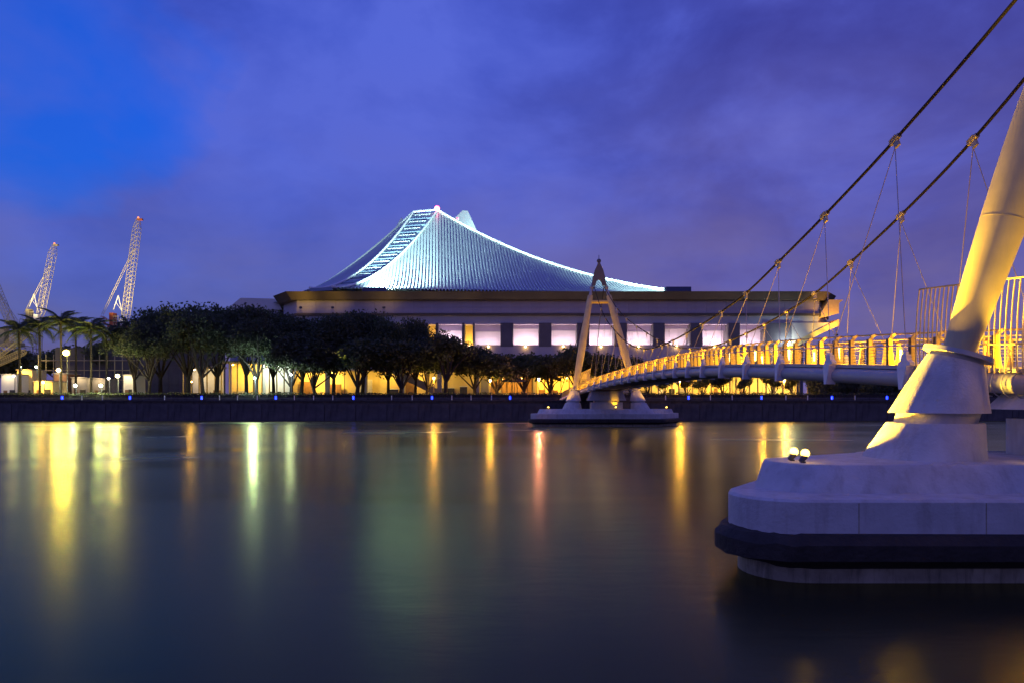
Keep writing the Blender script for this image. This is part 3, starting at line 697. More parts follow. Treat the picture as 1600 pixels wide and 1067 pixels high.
#END STADIUM
#BEGIN BANK
# ---------------------------------------------------------------- ground floor of the stadium and the waterfront
M_yw = mat('lit_plaster', (0.80, 0.66, 0.34), 0.85, var=0.10, scale=0.25, stain=(0.6, 0.46, 0.2, 0.5))
M_col = mat('column_concrete', (0.30, 0.28, 0.26), 0.85, var=0.15, scale=0.5)
M_whitep = mat('white_panel', (0.78, 0.78, 0.74), 0.6, var=0.05)
M_glass_d = mat('dark_glazing', (0.05, 0.05, 0.05), 0.15, var=0.1)
M_brown = mat('brown_timber', (0.22, 0.12, 0.06), 0.7, var=0.2)
M_redp = mat('red_paint', (0.45, 0.05, 0.03), 0.6, var=0.1)
gz = 4.1
GX0, GX1 = -58.0, 73.0
MB().box((GX0, 181.0, gz), (GX1, 181.6, 11.79)).build('ground_floor_wall', M_yw, ST)
MB().box((GX0, 174.8, 11.45), (GX1, 181.0, 11.79)).build('ground_floor_ceiling', M_yw, ST)
colm = MB().box((-0.55, -0.55, gz), (0.55, 0.55, 11.44)).mesh('column', M_col)
x = GX0 + 1
rr = random.Random(5)
while x < GX1:
    inst('column', colm, (x, 175.6, 0), ST); x += 9.6
px_open = [(445, 470), (478, 560), (565, 600), (606, 640), (640, 770)]
kinds = [M_whitep, M_glass_d, M_brown, M_yw, M_glass_d, M_col, M_brown]
x = GX0 + 2
while x < GX1 - 3:
    w = rr.uniform(1.4, 4.5); hgt = rr.uniform(2.2, 5.5); m = rr.choice(kinds); y_ = rr.uniform(178.5, 180.4)
    MB().box((x, y_, gz), (x + w, y_ + 0.4, gz + hgt)).build('partition', m, ST)
    if m is M_glass_d:
        MB().box((x - 0.12, y_ - 0.1, gz + hgt), (x + w + 0.12, y_ + 0.5, gz + hgt + 0.2)).build('door_head', M_whitep, ST)
    x += w + rr.uniform(0.8, 5.0)
M_gl = kelvin('ceiling_globe', (1.0, 0.74, 0.3), 5.0)
x = GX0 + 4
while x < GX1:
    cen = 800 + x / 178 * F
    en = 1500 if cen < 770 else (500 if cen < 1030 else 1100)
    en *= rr.choice((0.12, 0.4, 0.8, 1.2, 1.6))
    g_ = MB().sphere((x, 177.6, 11.0), 0.3, 8, 6).build('ceiling_lamp', M_gl, ST, True)
    lamp('AREA', 'ceiling_light', (x, 177.2, 10.9), en * 0.8, (1, 0.60, 0.10), g_, 1.2, (x + rr.uniform(-2, 2), 181, 6.0)); x += rr.uniform(5.5, 8.5)
# left entrance pavilion with cold white light
def pavilion(name, label, px0, px1, py_top, Y, depth, wall, lcol, en, seed, group=None, posts=5):
    q = random.Random(seed); a, b_ = at(px0, py_top, Y), at(px1, py_top, Y); zt = a.z
    o = thing(name, ((a.x + b_.x) / 2, Y, gz), label, 'pavilion', group)
    MB().box((a.x - 0.6, Y - 0.8, zt), (b_.x + 0.6, Y + depth + 0.5, zt + 0.35)).build('roof', M_col, o)
    MB().box((a.x, Y + depth, gz - 0.1), (b_.x, Y + depth + 0.3, zt)).build('back_wall', wall, o)
    n = posts
    for i in range(n):
        x = a.x + (b_.x - a.x) * i / (n - 1)
        MB().box((x - 0.12, Y - 0.12, gz - 0.1), (x + 0.12, Y + 0.12, zt)).build('post', M_post, o)
    x = a.x + 0.8
    while x < b_.x - 1.2:
        w = q.uniform(0.7, 2.2); h = q.uniform(0.9, min(2.8, zt - gz - 0.4)); m = q.choice(kinds + [M_whitep, M_yw]); y_ = Y + q.uniform(0.4, 0.8) * depth
        MB().box((x, y_, gz - 0.1), (x + w, y_ + 0.5, gz + h)).build('stall_counter', m, o); x += w + q.uniform(0.2, 1.6)
    nl = max(2, int((b_.x - a.x) / 4))
    for i in range(nl):
        x = a.x + (b_.x - a.x) * (i + 0.5) / nl
        l_ = MB().sphere((x, Y + depth * 0.35, zt - 0.45), 0.2, 8, 6).build('hanging_lamp', M_gl if lcol[2] < 0.5 else MATS['cold_lamp'], o, True)
        lamp('AREA', 'pavilion_light', (x, Y + depth * 0.3, zt - 0.5), en * q.uniform(0.5, 1.2), lcol, l_, 0.8, (x + q.uniform(-1, 1), Y + depth, gz + 0.8))
    return o
pavilion('entrance_pavilion', 'bright open pavilion lit yellow behind the tree trunks left of the stadium', 346, 396, 566, 166, 6, M_yw, (1, 0.58, 0.08), 900, 3)
pavilion('entrance_pavilion', 'pavilion with cold white light between dark trunks under the left trees', 398, 444, 568, 168, 5, M_whitep, (0.8, 1.0, 0.85), 700, 4)
pavilion('ticket_kiosk', 'dim kiosk half hidden by the trunks left of the yellow pavilion', 286, 336, 574, 170, 5, M_whitep, (1, 0.75, 0.4), 220, 9)
GP = 'lamp-lit cafe pavilions on the waterfront'
pavilion('cafe_pavilion', 'cafe pavilion with the navy parasol before it, left of the far pylon', 768, 832, 588, 152, 5, M_brown, (1, 0.55, 0.08), 700, 12, GP, 9)
pavilion('cafe_pavilion', 'cafe pavilion directly behind the left foot of the far pylon', 838, 902, 586, 155, 5, M_yw, (1, 0.5, 0.06), 700, 13, GP, 6)
pavilion('cafe_pavilion', 'brightly lit cafe under the bridge just right of the far pylon', 1018, 1082, 588, 152, 5, M_yw, (1, 0.6, 0.12), 600, 14, GP, 7)
pavilion('cafe_pavilion', 'golden lit cafe under the middle of the bridge span', 1092, 1150, 588, 153, 5, M_yw, (1, 0.58, 0.08), 700, 15, GP, 7)
pavilion('cafe_pavilion', 'rightmost bright cafe under the bridge with white shop front', 1158, 1262, 586, 154, 6, M_yw, (1, 0.62, 0.14), 620, 16, GP, 9)
# parasol
pp = at(804, 612, 146); ps = thing('parasol', (pp.x, 146, gz), 'large navy parasol standing before the riverside cafe', 'parasol')
zc = at(0, 587.5, 146).z
ca = [(pp.x + 2.9 * math.cos(a), 146 + 2.9 * math.sin(a), zc - 0.95) for a in (2 * math.pi * q / 8 for q in range(8))]
MB().add(ca + [(pp.x, 146, zc)] + [(x, y, z - 0.22) for x, y, z in ca] + [(pp.x, 146, zc - 0.08)],
         [(q, (q + 1) % 8, 8) for q in range(8)] + [(9 + (q + 1) % 8, 9 + q, 17) for q in range(8)] + [(q, 9 + q, 9 + (q + 1) % 8, (q + 1) % 8) for q in range(8)]).build('canopy', mat('navy_canvas', (0.02, 0.03, 0.10), 0.9, var=0.1), ps)
MB().tube([(pp.x, 146, gz), (pp.x, 146, zc)], 0.06, 8).build('pole', M_dark, ps)
# staircase that climbs along the front of the stadium
sa, sb = at(700, 612, 160), at(600, 571, 160); sr = thing('staircase', (sa.x, 160, gz), 'dark diagonal staircase rising in front of the yellow ground floor wall', 'staircase')
ns = 24
for i in range(ns):
    x = sa.x + (sb.x - sa.x) * i / ns; z = gz + (sb.z - gz) * (i + 1) / ns; dx = (sb.x - sa.x) / ns
    MB().box((min(x, x + dx), 159, z - 0.32), (max(x, x + dx), 161.6, z)).build('step', M_col, sr)
for y in (158.85, 161.75):
    p, q = Vector((sa.x, y, gz)), Vector((sb.x, y, sb.z)); k_ = Vector((0, 0, 1.1))
    MB().add([p + Vector((0, -0.1, -0.5)), q + Vector((0, -0.1, -0.9)), q + Vector((0, -0.1, 0)) + k_, p + Vector((0, -0.1, 0)) + k_, p + Vector((0, 0.1, -0.5)), q + Vector((0, 0.1, -0.9)), q + Vector((0, 0.1, 0)) + k_, p + Vector((0, 0.1, 0)) + k_],
             [(0, 1, 2, 3), (7, 6, 5, 4), (0, 4, 5, 1), (1, 5, 6, 2), (2, 6, 7, 3), (3, 7, 4, 0)]).build('balustrade', M_col, sr)
# lantern lamp posts on the promenade
M_lantern = kelvin('lantern_glass', (1.0, 0.8, 0.4), 10.0)
def lantern(px, py, Y, label, en=900, col=(1, 0.5, 0.08)):
    p = at(px, py, Y); o = thing('lamp_post', (p.x, Y, gz), label, 'lamp post', 'lantern posts on the waterfront')
    MB().tube([(p.x, Y, gz - 0.2), (p.x, Y, gz + 0.4), (p.x, Y, gz + 0.45), (p.x, Y, p.z)], [0.14, 0.14, 0.07, 0.05], 8).build('pole', M_post, o)
    g_ = MB().cone([(p.x, Y, p.z, 0.14), (p.x, Y, p.z + 0.42, 0.24)], 6).build('lantern', M_lantern, o)
    MB().cone([(p.x, Y, p.z + 0.42, 0.42), (p.x, Y, p.z + 0.62, 0.16), (p.x, Y, p.z + 0.85, 0.03)], 8).build('cap', M_dark, o)
    lamp('POINT', 'lantern_light', (p.x, Y - 0.3, p.z + 0.1), en, col, g_, 0.15)
lantern(678, 592, 143, 'slim lantern post beside the staircase foot and the forked tree')
lantern(766, 596, 142, 'short lantern post at the left corner of the riverside cafe')
lantern(1191, 585, 143, 'tall thin lantern post under the bridge near the white shop front')
# blue bollard lights along the quay
M_blue = kelvin('blue_lens', (0.002, 0.022, 1.0), 8.0)
bpx = [97, 203, 315, 431, 552, 675, 797, 1076, 1190, 1300, 1386]
wherelab = ['leftmost, below the palms', 'second from the left', 'below the massed trees', 'below the cold white pavilion', 'below the yellow wall of the stadium', 'below the forked tree', 'just left of the distant pier',
            'just right of the distant pier', 'below the white shop front', 'below the right end of the stadium', 'beside the near pylon pedestal']
for px, wl_ in zip(bpx, wherelab):
    p = at(px, 622, QY + 0.35); o = thing('bollard_light', (p.x, QY + 0.35, PZ + 0.24), 'small blue bollard light on the quay edge, ' + wl_, 'bollard light', 'blue bollard lights along the quay')
    MB().tube([(p.x, QY + 0.35, PZ + 0.2), (p.x, QY + 0.35, PZ + 0.38)], 0.13, 10).build('base', M_dark, o)
    MB().tube([(p.x, QY + 0.35, PZ + 0.38), (p.x, QY + 0.35, PZ + 1.0)], 0.16, 10).build('lens', M_blue, o, 30)
    MB().tube([(p.x, QY + 0.35, PZ + 1.0), (p.x, QY + 0.35, PZ + 1.08)], 0.18, 10).build('cap', M_dark, o)
bol = MB().tube([(0, 0, 0), (0, 0, 0.85), (0, 0, 0.9)], [0.09, 0.09, 0.05], 8).mesh('quay_post', M_whitep)
for px in (128, 160, 257, 343, 371, 402, 460, 490, 520, 612, 644, 706, 736, 768, 1040, 1110, 1144, 1228, 1262, 1336):
    p = at(px, 622, QY + 0.4); o = inst('quay_post', bol, (p.x, QY + 0.4, PZ + 0.24))
    tag(o, 'thin white post on the quay edge between the blue lights', 'post', 'white posts along the quay edge')

# hoardings that screen the building site and the far right bank
M_hoard = mat('hoarding', (0.10, 0.095, 0.09), 0.85, var=0.25, scale=0.4)
for (x0, x1, Y, h, lbz) in ((at(86, 0, 186).x, at(352, 0, 186).x, 186, 14.0, 'dark site hoarding behind the massed trees at the left'), (at(1262, 0, 165).x, at(1760, 0, 165).x, 165, 5.2, 'dark hoarding behind the trees right of the cafes')):
    o = thing('hoarding', ((x0 + x1) / 2, Y, 4.1), lbz, 'hoarding'); n_ = int((x1 - x0) / 3.0); w_ = (x1 - x0) / n_
    bm_ = MB().box((0.03, 0, 0), (w_ - 0.03, 0.15, h)).mesh('hoarding_panel', M_hoard)
    for i in range(n_): inst('hoarding_panel', bm_, (x0 + i * w_, Y + 0.05 * (i % 2), 4.0), o)
    MB().box((x0, Y + 0.25, 4.0 + h - 0.6), (x1, Y + 0.4, 4.0 + h - 0.45)).build('rail', M_col, o)

lantern(1062, 596, 138, 'lantern post just right of the distant pier before the bright cafe', 1500)
lantern(1225, 596, 138, 'lantern post before the white shop front under the bridge', 1800)
lantern(842, 594, 139, 'added pink lantern post between the two cafes left of the far pylon', 1500, (1, 0.36, 0.32))  # added lamp, stands in for the pink streak of windows and cafe lights
#END BANK
#BEGIN TREES
# ---------------------------------------------------------------- trees, palms and hedges
def leaf_mat(name, c, v=0.35):
    m = bpy.data.materials.new(name); m.use_nodes = True; t = m.node_tree; b = t.nodes['Principled BSDF']
    co = N(t, 'ShaderNodeTexCoord').outputs['Object']; n = noise(t, co, 0.9, 3)
    t.links.new(ramp(t, n, [(0.3, tuple(x * (1 - v) for x in c)), (0.7, tuple(x * (1 + v) for x in c))]), b.inputs['Base Color'])
    b.inputs['Roughness'].default_value = 0.65; b.inputs['Specular IOR Level'].default_value = 0.3
    tr = N(t, 'ShaderNodeBsdfTranslucent'); tr.inputs[0].default_value = (c[0] * 1.3, c[1] * 1.6, c[2], 1)
    mx = N(t, 'ShaderNodeMixShader'); mx.inputs[0].default_value = 0.3
    out = t.nodes['Material Output']; t.links.new(b.outputs[0], mx.inputs[1]); t.links.new(tr.outputs[0], mx.inputs[2]); t.links.new(mx.outputs[0], out.inputs[0])
    return m
M_leaf = [leaf_mat('foliage_dark', (0.075, 0.085, 0.050)), leaf_mat('foliage_mid', (0.085, 0.098, 0.050)), leaf_mat('foliage_olive', (0.095, 0.100, 0.048))]
M_bark = mat('bark', (0.035, 0.028, 0.022), 0.95, var=0.3, scale=2, bump=0.5, bscale=8)
def leaves(cent, rad, n, size, rng):
    """n leaf quads spread through ellipsoid lobes"""
    cent, rad = np.array(cent), np.array(rad)
    w = (rad[:, 0] * rad[:, 1] * rad[:, 2]) ** 0.7; k = rng.choice(len(cent), n, p=w / w.sum())
    d = rng.normal(size=(n, 3)); d /= np.linalg.norm(d, axis=1)[:, None]
    r = rng.uniform(0.25, 1.0, n) ** 0.45
    # ragged: small clusters pulled together
    p = cent[k] + d * rad[k] * (r * rng.uniform(0.75, 1.12, n))[:, None]
    cl = rng.integers(0, n // 9, n); p = p * 0.45 + p[cl] * 0.55 + rng.normal(scale=0.28, size=(n, 3)) if n > 900 else p
    a = rng.normal(size=(n, 3)); a /= np.linalg.norm(a, axis=1)[:, None]
    b_ = np.cross(a, rng.normal(size=(n, 3))); b_ /= np.linalg.norm(b_, axis=1)[:, None]
    s = size * rng.uniform(0.6, 1.4, n)[:, None]
    v = np.stack([p - a * s, p + b_ * s * 0.55, p + a * s, p - b_ * s * 0.55], 1).reshape(-1, 3)
    f = np.arange(4 * n).reshape(n, 4)
    return v, f
def quick_mesh(name, v, f, m):
    me = bpy.data.meshes.new(name); nf = len(f)
    me.vertices.add(len(v)); me.vertices.foreach_set('co', np.asarray(v, 'f').ravel())
    me.loops.add(nf * 4); me.loops.foreach_set('vertex_index', np.asarray(f, 'i').ravel())
    me.polygons.add(nf); me.polygons.foreach_set('loop_start', np.arange(0, nf * 4, 4)); me.update(calc_edges=True); me.validate()
    me.materials.append(m); return me
def tree_variant(seed, H, W, th, n, flat=0.32, open_=1.0, nl=13, size=0.34, mi=0):
    rng = np.random.default_rng(seed); q = random.Random(seed)
    cent, rad = [], []
    for i in range(nl):
        a = 2.4 * i + q.uniform(-0.4, 0.4); rr_ = W / 2 * 0.78 * math.sqrt((i + 0.3) / nl)
        zz = H - (H - th) * (0.20 + 0.45 * (rr_ / (W / 2)) ** 2 + q.uniform(-0.16, 0.42))
        cent.append((rr_ * math.cos(a), rr_ * math.sin(a), zz)); rw = W * q.uniform(0.10, 0.22) * open_
        rad.append((rw, rw, rw * flat * 2 * q.uniform(0.8, 1.2)))
    tb = MB(); lean = Vector((q.uniform(-0.4, 0.4), q.uniform(-0.4, 0.4), 0)); fork = Vector((0, 0, th * 0.55)) + lean; r0 = 0.022 * H + 0.12
    tb.tube([(0, 0, -0.3), (0, 0, 0.35), fork * 0.5 + Vector((q.uniform(-.2, .2), 0, 0)), fork], [r0 * 1.5, r0, r0 * 0.85, r0 * 0.75], 8)
    for c in cent[::2] + cent[1:4:2]:
        c = Vector(c); m1 = fork.lerp(c, 0.45) + Vector((q.uniform(-.5, .5), q.uniform(-.5, .5), q.uniform(-0.2, 0.9)))
        tb.tube([fork - Vector((0, 0, 0.3)), m1, c], [r0 * 0.5, r0 * 0.30, r0 * 0.10], 6)
        for _ in range(2):
            e = c + Vector((q.uniform(-1, 1), q.uniform(-1, 1), q.uniform(-0.3, 0.8))) * W * 0.10
            tb.tube([m1.lerp(c, 0.4), e], [r0 * 0.16, r0 * 0.05], 4)
    v, f = leaves(cent, rad, n, size, rng)
    return tb.mesh('trunk', M_bark, 50), quick_mesh('crown', v, f, M_leaf[mi])
VAR = {'rain': [tree_variant(1, 20, 20, 9, 15000), tree_variant(2, 20, 19, 8.5, 14000, mi=1), tree_variant(3, 20, 21, 9.5, 15000)],
       'mid': [tree_variant(4, 12, 11, 4.5, 8000, 0.40, mi=1), tree_variant(5, 12, 10, 4.0, 8000, 0.42, mi=2), tree_variant(8, 12, 12, 4.5, 9000, 0.38)],
       'airy': [tree_variant(6, 14, 12, 6.0, 4200, 0.36, 0.9, 12, 0.26)],
       'small': [tree_variant(7, 6, 5.5, 2.4, 3600, 0.42, 1.05, 10, 0.22, 1), tree_variant(9, 6, 5, 2.2, 3400, 0.45, 1.0, 9, 0.22, 2)]}
BASE = {'rain': (20, 20), 'mid': (12, 11), 'airy': (14, 12), 'small': (6, 5.5)}
trr = random.Random(21)
def tree(kind, px, py, wpx, Y, label, group, vi=None):
    p = at(px, 612, Y); h = at(px, py, Y).z - 4.0; w = wpx * Y / F
    o = thing('broad_tree' if kind == 'rain' else 'waterfront_tree' if kind != 'small' else 'small_tree', (p.x, Y, 4.0), label, 'tree', group)
    tm, cm = VAR[kind][trr.randrange(len(VAR[kind])) if vi is None else vi]; H, W = BASE[kind]
    rz = trr.uniform(0, 6.28); sx = w / W; sz = h / H
    a = bpy.data.objects.new('trunk', tm); link(a, o); a.scale = (sx, sx, sz); a.rotation_euler.z = rz
    c = bpy.data.objects.new('crown', cm); link(c, o); c.scale = (sx, sx, sz); c.rotation_euler.z = rz
    return o
GR = 'dark massed trees left of the stadium'; LR = ['dark broad tree at the left edge of the grove beside the orange crane', 'tall dark tree behind the left shoulder of the grove', 'broad tree whose crown tops the grove left of its middle', 'highest dark crown in the middle of the grove left of the stadium',
      'dark broad tree in front of the small gabled hall', 'dark tree between the gabled hall and the stadium eave', 'lower front tree of the grove, above the second blue bollard light', 'front tree of the grove above the third blue bollard light', 'front tree of the grove before the cold white pavilion']
for px, py, w, Y in ((212, 497, 100, 150), (250, 474, 130, 156), (292, 470, 140, 150), (338, 469, 140, 158), (385, 478, 120, 150), (428, 488, 110, 158), (232, 505, 110, 143), (318, 490, 130, 142), (400, 500, 110, 141)):
    tree('rain', px, py, w, Y, LR.pop(0), GR)
G2 = 'dark trees before the left half of the stadium'; L2 = ['dark tree below the left corner of the stadium eave', 'dark tree below the left foot of the roof ladder strip', 'tallest dark tree before the stadium, below the left roof flood box', 'dark tree just right of the tallest one before the stadium', 'dark tree touching the open forked tree from behind at its left',
      'low front tree between the fourth and fifth blue bollard lights', 'low front tree right above the fifth blue bollard light', 'low front tree beside the top of the staircase', 'low front tree before the left end of the yellow ground floor']
for px, py, w, Y in ((470, 497, 120, 150), (520, 493, 120, 146), (566, 488, 115, 152), (606, 492, 100, 147), (648, 500, 95, 152), (492, 530, 100, 141), (560, 528, 110, 141), (625, 525, 100, 142), (455, 520, 90, 140)):
    tree('rain' if py < 505 else 'mid', px, py, w, Y, L2.pop(0), G2)
tree('airy', 694, 504, 118, 141, 'open forked tree with lit windows glinting through its thin crown', 'dark trees before the left half of the stadium', 0)
G3 = 'low dark trees before the window row'; L3 = ['left of the open forked tree, over the staircase', 'just right of the open forked tree', 'left behind the navy parasol', 'right behind the navy parasol', 'left of the far pylon leg', 'directly behind the left leg of the far pylon', 'seen between the legs of the far pylon', 'behind the right leg of the far pylon', 'right of the far pylon above the deck']
for px, py, w, Y in ((668, 540, 80, 144), (742, 540, 96, 146), (778, 548, 90, 144), (820, 552, 90, 146), (858, 550, 90, 148), (900, 540, 80, 150), (945, 552, 90, 152), (985, 556, 80, 154), (1030, 560, 70, 158)):
    tree('mid', px, py, w, Y, 'low dark round-topped tree ' + L3.pop(0), G3)
G4 = 'small trees under the bridge span'; L4 = [w + ' from the left' for w in ('first', 'second', 'third', 'fourth', 'fifth', 'sixth', 'seventh', 'eighth', 'ninth')]
for px, py, w, Y in ((1012, 584, 40, 144), (1040, 588, 36, 142), (1070, 584, 40, 145), (1098, 588, 34, 143), (1128, 583, 44, 145), (1164, 588, 34, 142), (1204, 582, 44, 144), (1236, 588, 34, 142), (1272, 583, 40, 143)):
    tree('small', px, py, w, Y, 'small leafy tree under the bridge span, ' + L4.pop(0), G4)
G5 = 'dark trees behind the bridge at the right'; L5 = [w + ' from left' for w in ('first', 'second', 'third', 'fourth', 'fifth', 'sixth', 'seventh', 'eighth')]
for px, py, w, Y in ((1300, 580, 60, 146), (1336, 574, 70, 150), (1376, 578, 70, 147), (1414, 572, 80, 152), (1460, 574, 80, 148), (1510, 572, 90, 152), (1570, 574, 90, 150), (1640, 570, 100, 150)):
    tree('mid', px, py, w, Y, 'dark bank tree right of the stadium below the deck, ' + L5.pop(0), G5)
G6 = 'dark trees behind the building site'; L6 = ['cut by the left edge of the picture', 'behind the leftmost palm', 'behind the brightest flood light', 'below the orange crane']
for px, py, w, Y in ((-20, 540, 120, 210), (30, 545, 100, 215), (110, 540, 110, 210), (168, 530, 90, 190)):
    tree('mid', px, py, w, Y, 'dark low tree behind the building site, ' + L6.pop(0), G6)
# palms
frs = []
for sd in range(3):
    q = random.Random(50 + sd); m = MB(); L = 3.6; arch = [Vector((0, L * s_ * (1 - 0.18 * s_), 1.3 * s_ - 2.5 * s_ * s_)) for s_ in np.linspace(0, 1, 9)]
    m.tube(arch, [0.06, 0.055, 0.05, 0.045, 0.04, 0.035, 0.03, 0.02, 0.01], 4)
    for i in range(26):
        s_ = 0.1 + 0.9 * i / 26; c = arch[min(8, int(s_ * 8))].lerp(arch[min(8, int(s_ * 8) + 1)], s_ * 8 % 1); ll = 0.95 * math.sin(math.pi * (0.12 + 0.8 * s_)) + 0.15
        for sg in (-1, 1):
            tip = c + Vector((sg * ll * 0.8, 0.35, -0.45 * ll + q.uniform(-.1, .1)))
            m.add([c + Vector((0, -0.05, 0)), c + Vector((0, 0.08, 0)), tip + Vector((0, 0.02, 0)), tip], [(0, 1, 2, 3)])
    frs.append(m.mesh('frond', M_leaf[1]))
pall = {30: 'leftmost palm over the construction cabins', 62: 'second palm from the left, before the left crane', 95: 'palm with the tallest spear leaf left of the flood light', 118: 'palm right behind the brightest site flood light', 142: 'palm between the flood light and the orange crane', 166: 'short palm beside the foot of the orange crane'}
for (px, py, Y) in ((30, 505, 141), (62, 500, 144), (95, 492, 142), (118, 499, 147), (142, 503, 143), (166, 512, 146)):
    p = at(px, 612, Y); zt = at(px, py + 12, Y).z; q = random.Random(px)
    o = thing('palm_tree', (p.x, Y, 4.0), 'dark ' + pall[px], 'palm', 'palms at the far left of the bank')
    MB().tube([(p.x, Y, 3.8), (p.x, Y, 4.5), (p.x + 0.1, Y, (4 + zt) / 2), (p.x, Y, zt)], [0.36, 0.26, 0.21, 0.17], 8).build('trunk', M_bark, o, True)
    for i in range(17):
        a = 2.4 * i; up = R(55 - 85 * (i / 17)) + q.uniform(-.1, .1)
        inst('frond', frs[i % 3], (p.x, Y, zt), o, (up, 0, a), [q.uniform(1.25, 1.6)] * 3)
    MB().tube([(p.x, Y, zt - 0.3), (p.x + 0.1, Y, zt + 2.4)], [0.10, 0.02], 5).build('spear_leaf', M_leaf[1], o)
# clipped hedge along the promenade
rng = np.random.default_rng(3); n = 26000
hx = rng.uniform(-110, 110, n); hz = rng.uniform(4.0, 5.45, n) + 0.18 * np.sin(hx * 0.8) * (rng.random(n)); hy = QY + 7.3 + rng.uniform(-0.7, 0.7, n)
v, f = leaves(np.zeros((1, 3)), np.ones((1, 3)), 600, 0.2, rng)
P = np.stack([hx, hy, hz], 1); a = rng.normal(size=(n, 3)); a /= np.linalg.norm(a, axis=1)[:, None]; b_ = np.cross(a, rng.normal(size=(n, 3))); b_ /= np.linalg.norm(b_, axis=1)[:, None]
s_ = 0.17 * rng.uniform(0.6, 1.4, n)[:, None]
v = np.stack([P - a * s_, P + b_ * s_ * 0.6, P + a * s_, P - b_ * s_ * 0.6], 1).reshape(-1, 3)
hd = thing('hedge', (0, QY + 7.3, 4.0), 'long low dark hedge along the far promenade', 'hedge')
ho = bpy.data.objects.new('foliage', quick_mesh('foliage', v - np.array([0, QY + 7.3, 4.0]), np.arange(4 * n).reshape(n, 4), M_leaf[0])); link(ho, hd)
MB().box((-110, QY + 6.75, 3.9), (110, QY + 7.85, 5.1)).build('twigs', M_bark, hd)

# loose shrubs that close the view under the bridge at the right
shm = [tree_variant(31, 3.2, 4.6, 0.5, 2600, 0.5, 1.15, 9, 0.2, 0)[1], tree_variant(32, 3.2, 4.4, 0.5, 2600, 0.5, 1.15, 9, 0.2, 1)[1]]
for k_, px in enumerate((1276, 1302, 1330, 1356, 1384, 1412, 1440, 1470, 1502, 1536, 1572)):
    p = at(px, 612, 141); so_ = thing('shrub', (p.x, 141 + (k_ % 3), 4.0), 'dark rounded shrub under the bridge at the right, number %d from the left' % (k_ + 1) if False else 'dark rounded shrub under the deck right of the cafes, ' + ('first', 'second', 'third', 'fourth', 'fifth', 'sixth', 'seventh', 'eighth', 'ninth', 'tenth', 'eleventh')[k_] + ' from the left', 'shrub', 'shrubs under the bridge at the right')
    c = bpy.data.objects.new('foliage', shm[k_ % 2]); link(c, so_); c.rotation_euler.z = k_ * 1.3; c.scale = (1, 1, 1.0 + 0.2 * (k_ % 3))
#END TREES
#BEGIN SITE
# ---------------------------------------------------------------- building site at the left: cranes, cabins, flood lights
M_cry = mat('crane_yellow', (0.55, 0.47, 0.22), 0.5, var=0.1)
M_cro = mat('crane_orange', (0.62, 0.16, 0.03), 0.5, var=0.12)
def lattice(mb, a, b, w, n, r=0.09, taper=0.55):
    a, b = Vector(a), Vector(b); t = (b - a).normalized(); u = t.cross(Vector((0, 1, 0))).normalized(); v = t.cross(u)
    def c(q, k):
        s = w / 2 * (1 if q < 0.9 else 1 - (q - 0.9) / 0.1 * taper); s *= 1 if q > 0.08 else 0.5 + q / 0.16
        return a.lerp(b, q) + u * s * (1 if k in (0, 3) else -1) + v * s * (1 if k < 2 else -1)
    for k in range(4): mb.tube([c(q, k) for q in np.linspace(0, 1, n + 1)], r, 4)
    for i in range(n):
        q0, q1 = i / n, (i + 1) / n
        for k in range(4):
            mb.tube([c(q0, k), c(q1, (k + 1) % 4)], r * 0.6, 3, False); mb.tube([c(q1, k), c(q1, (k + 1) % 4)], r * 0.6, 3, False)
    return mb
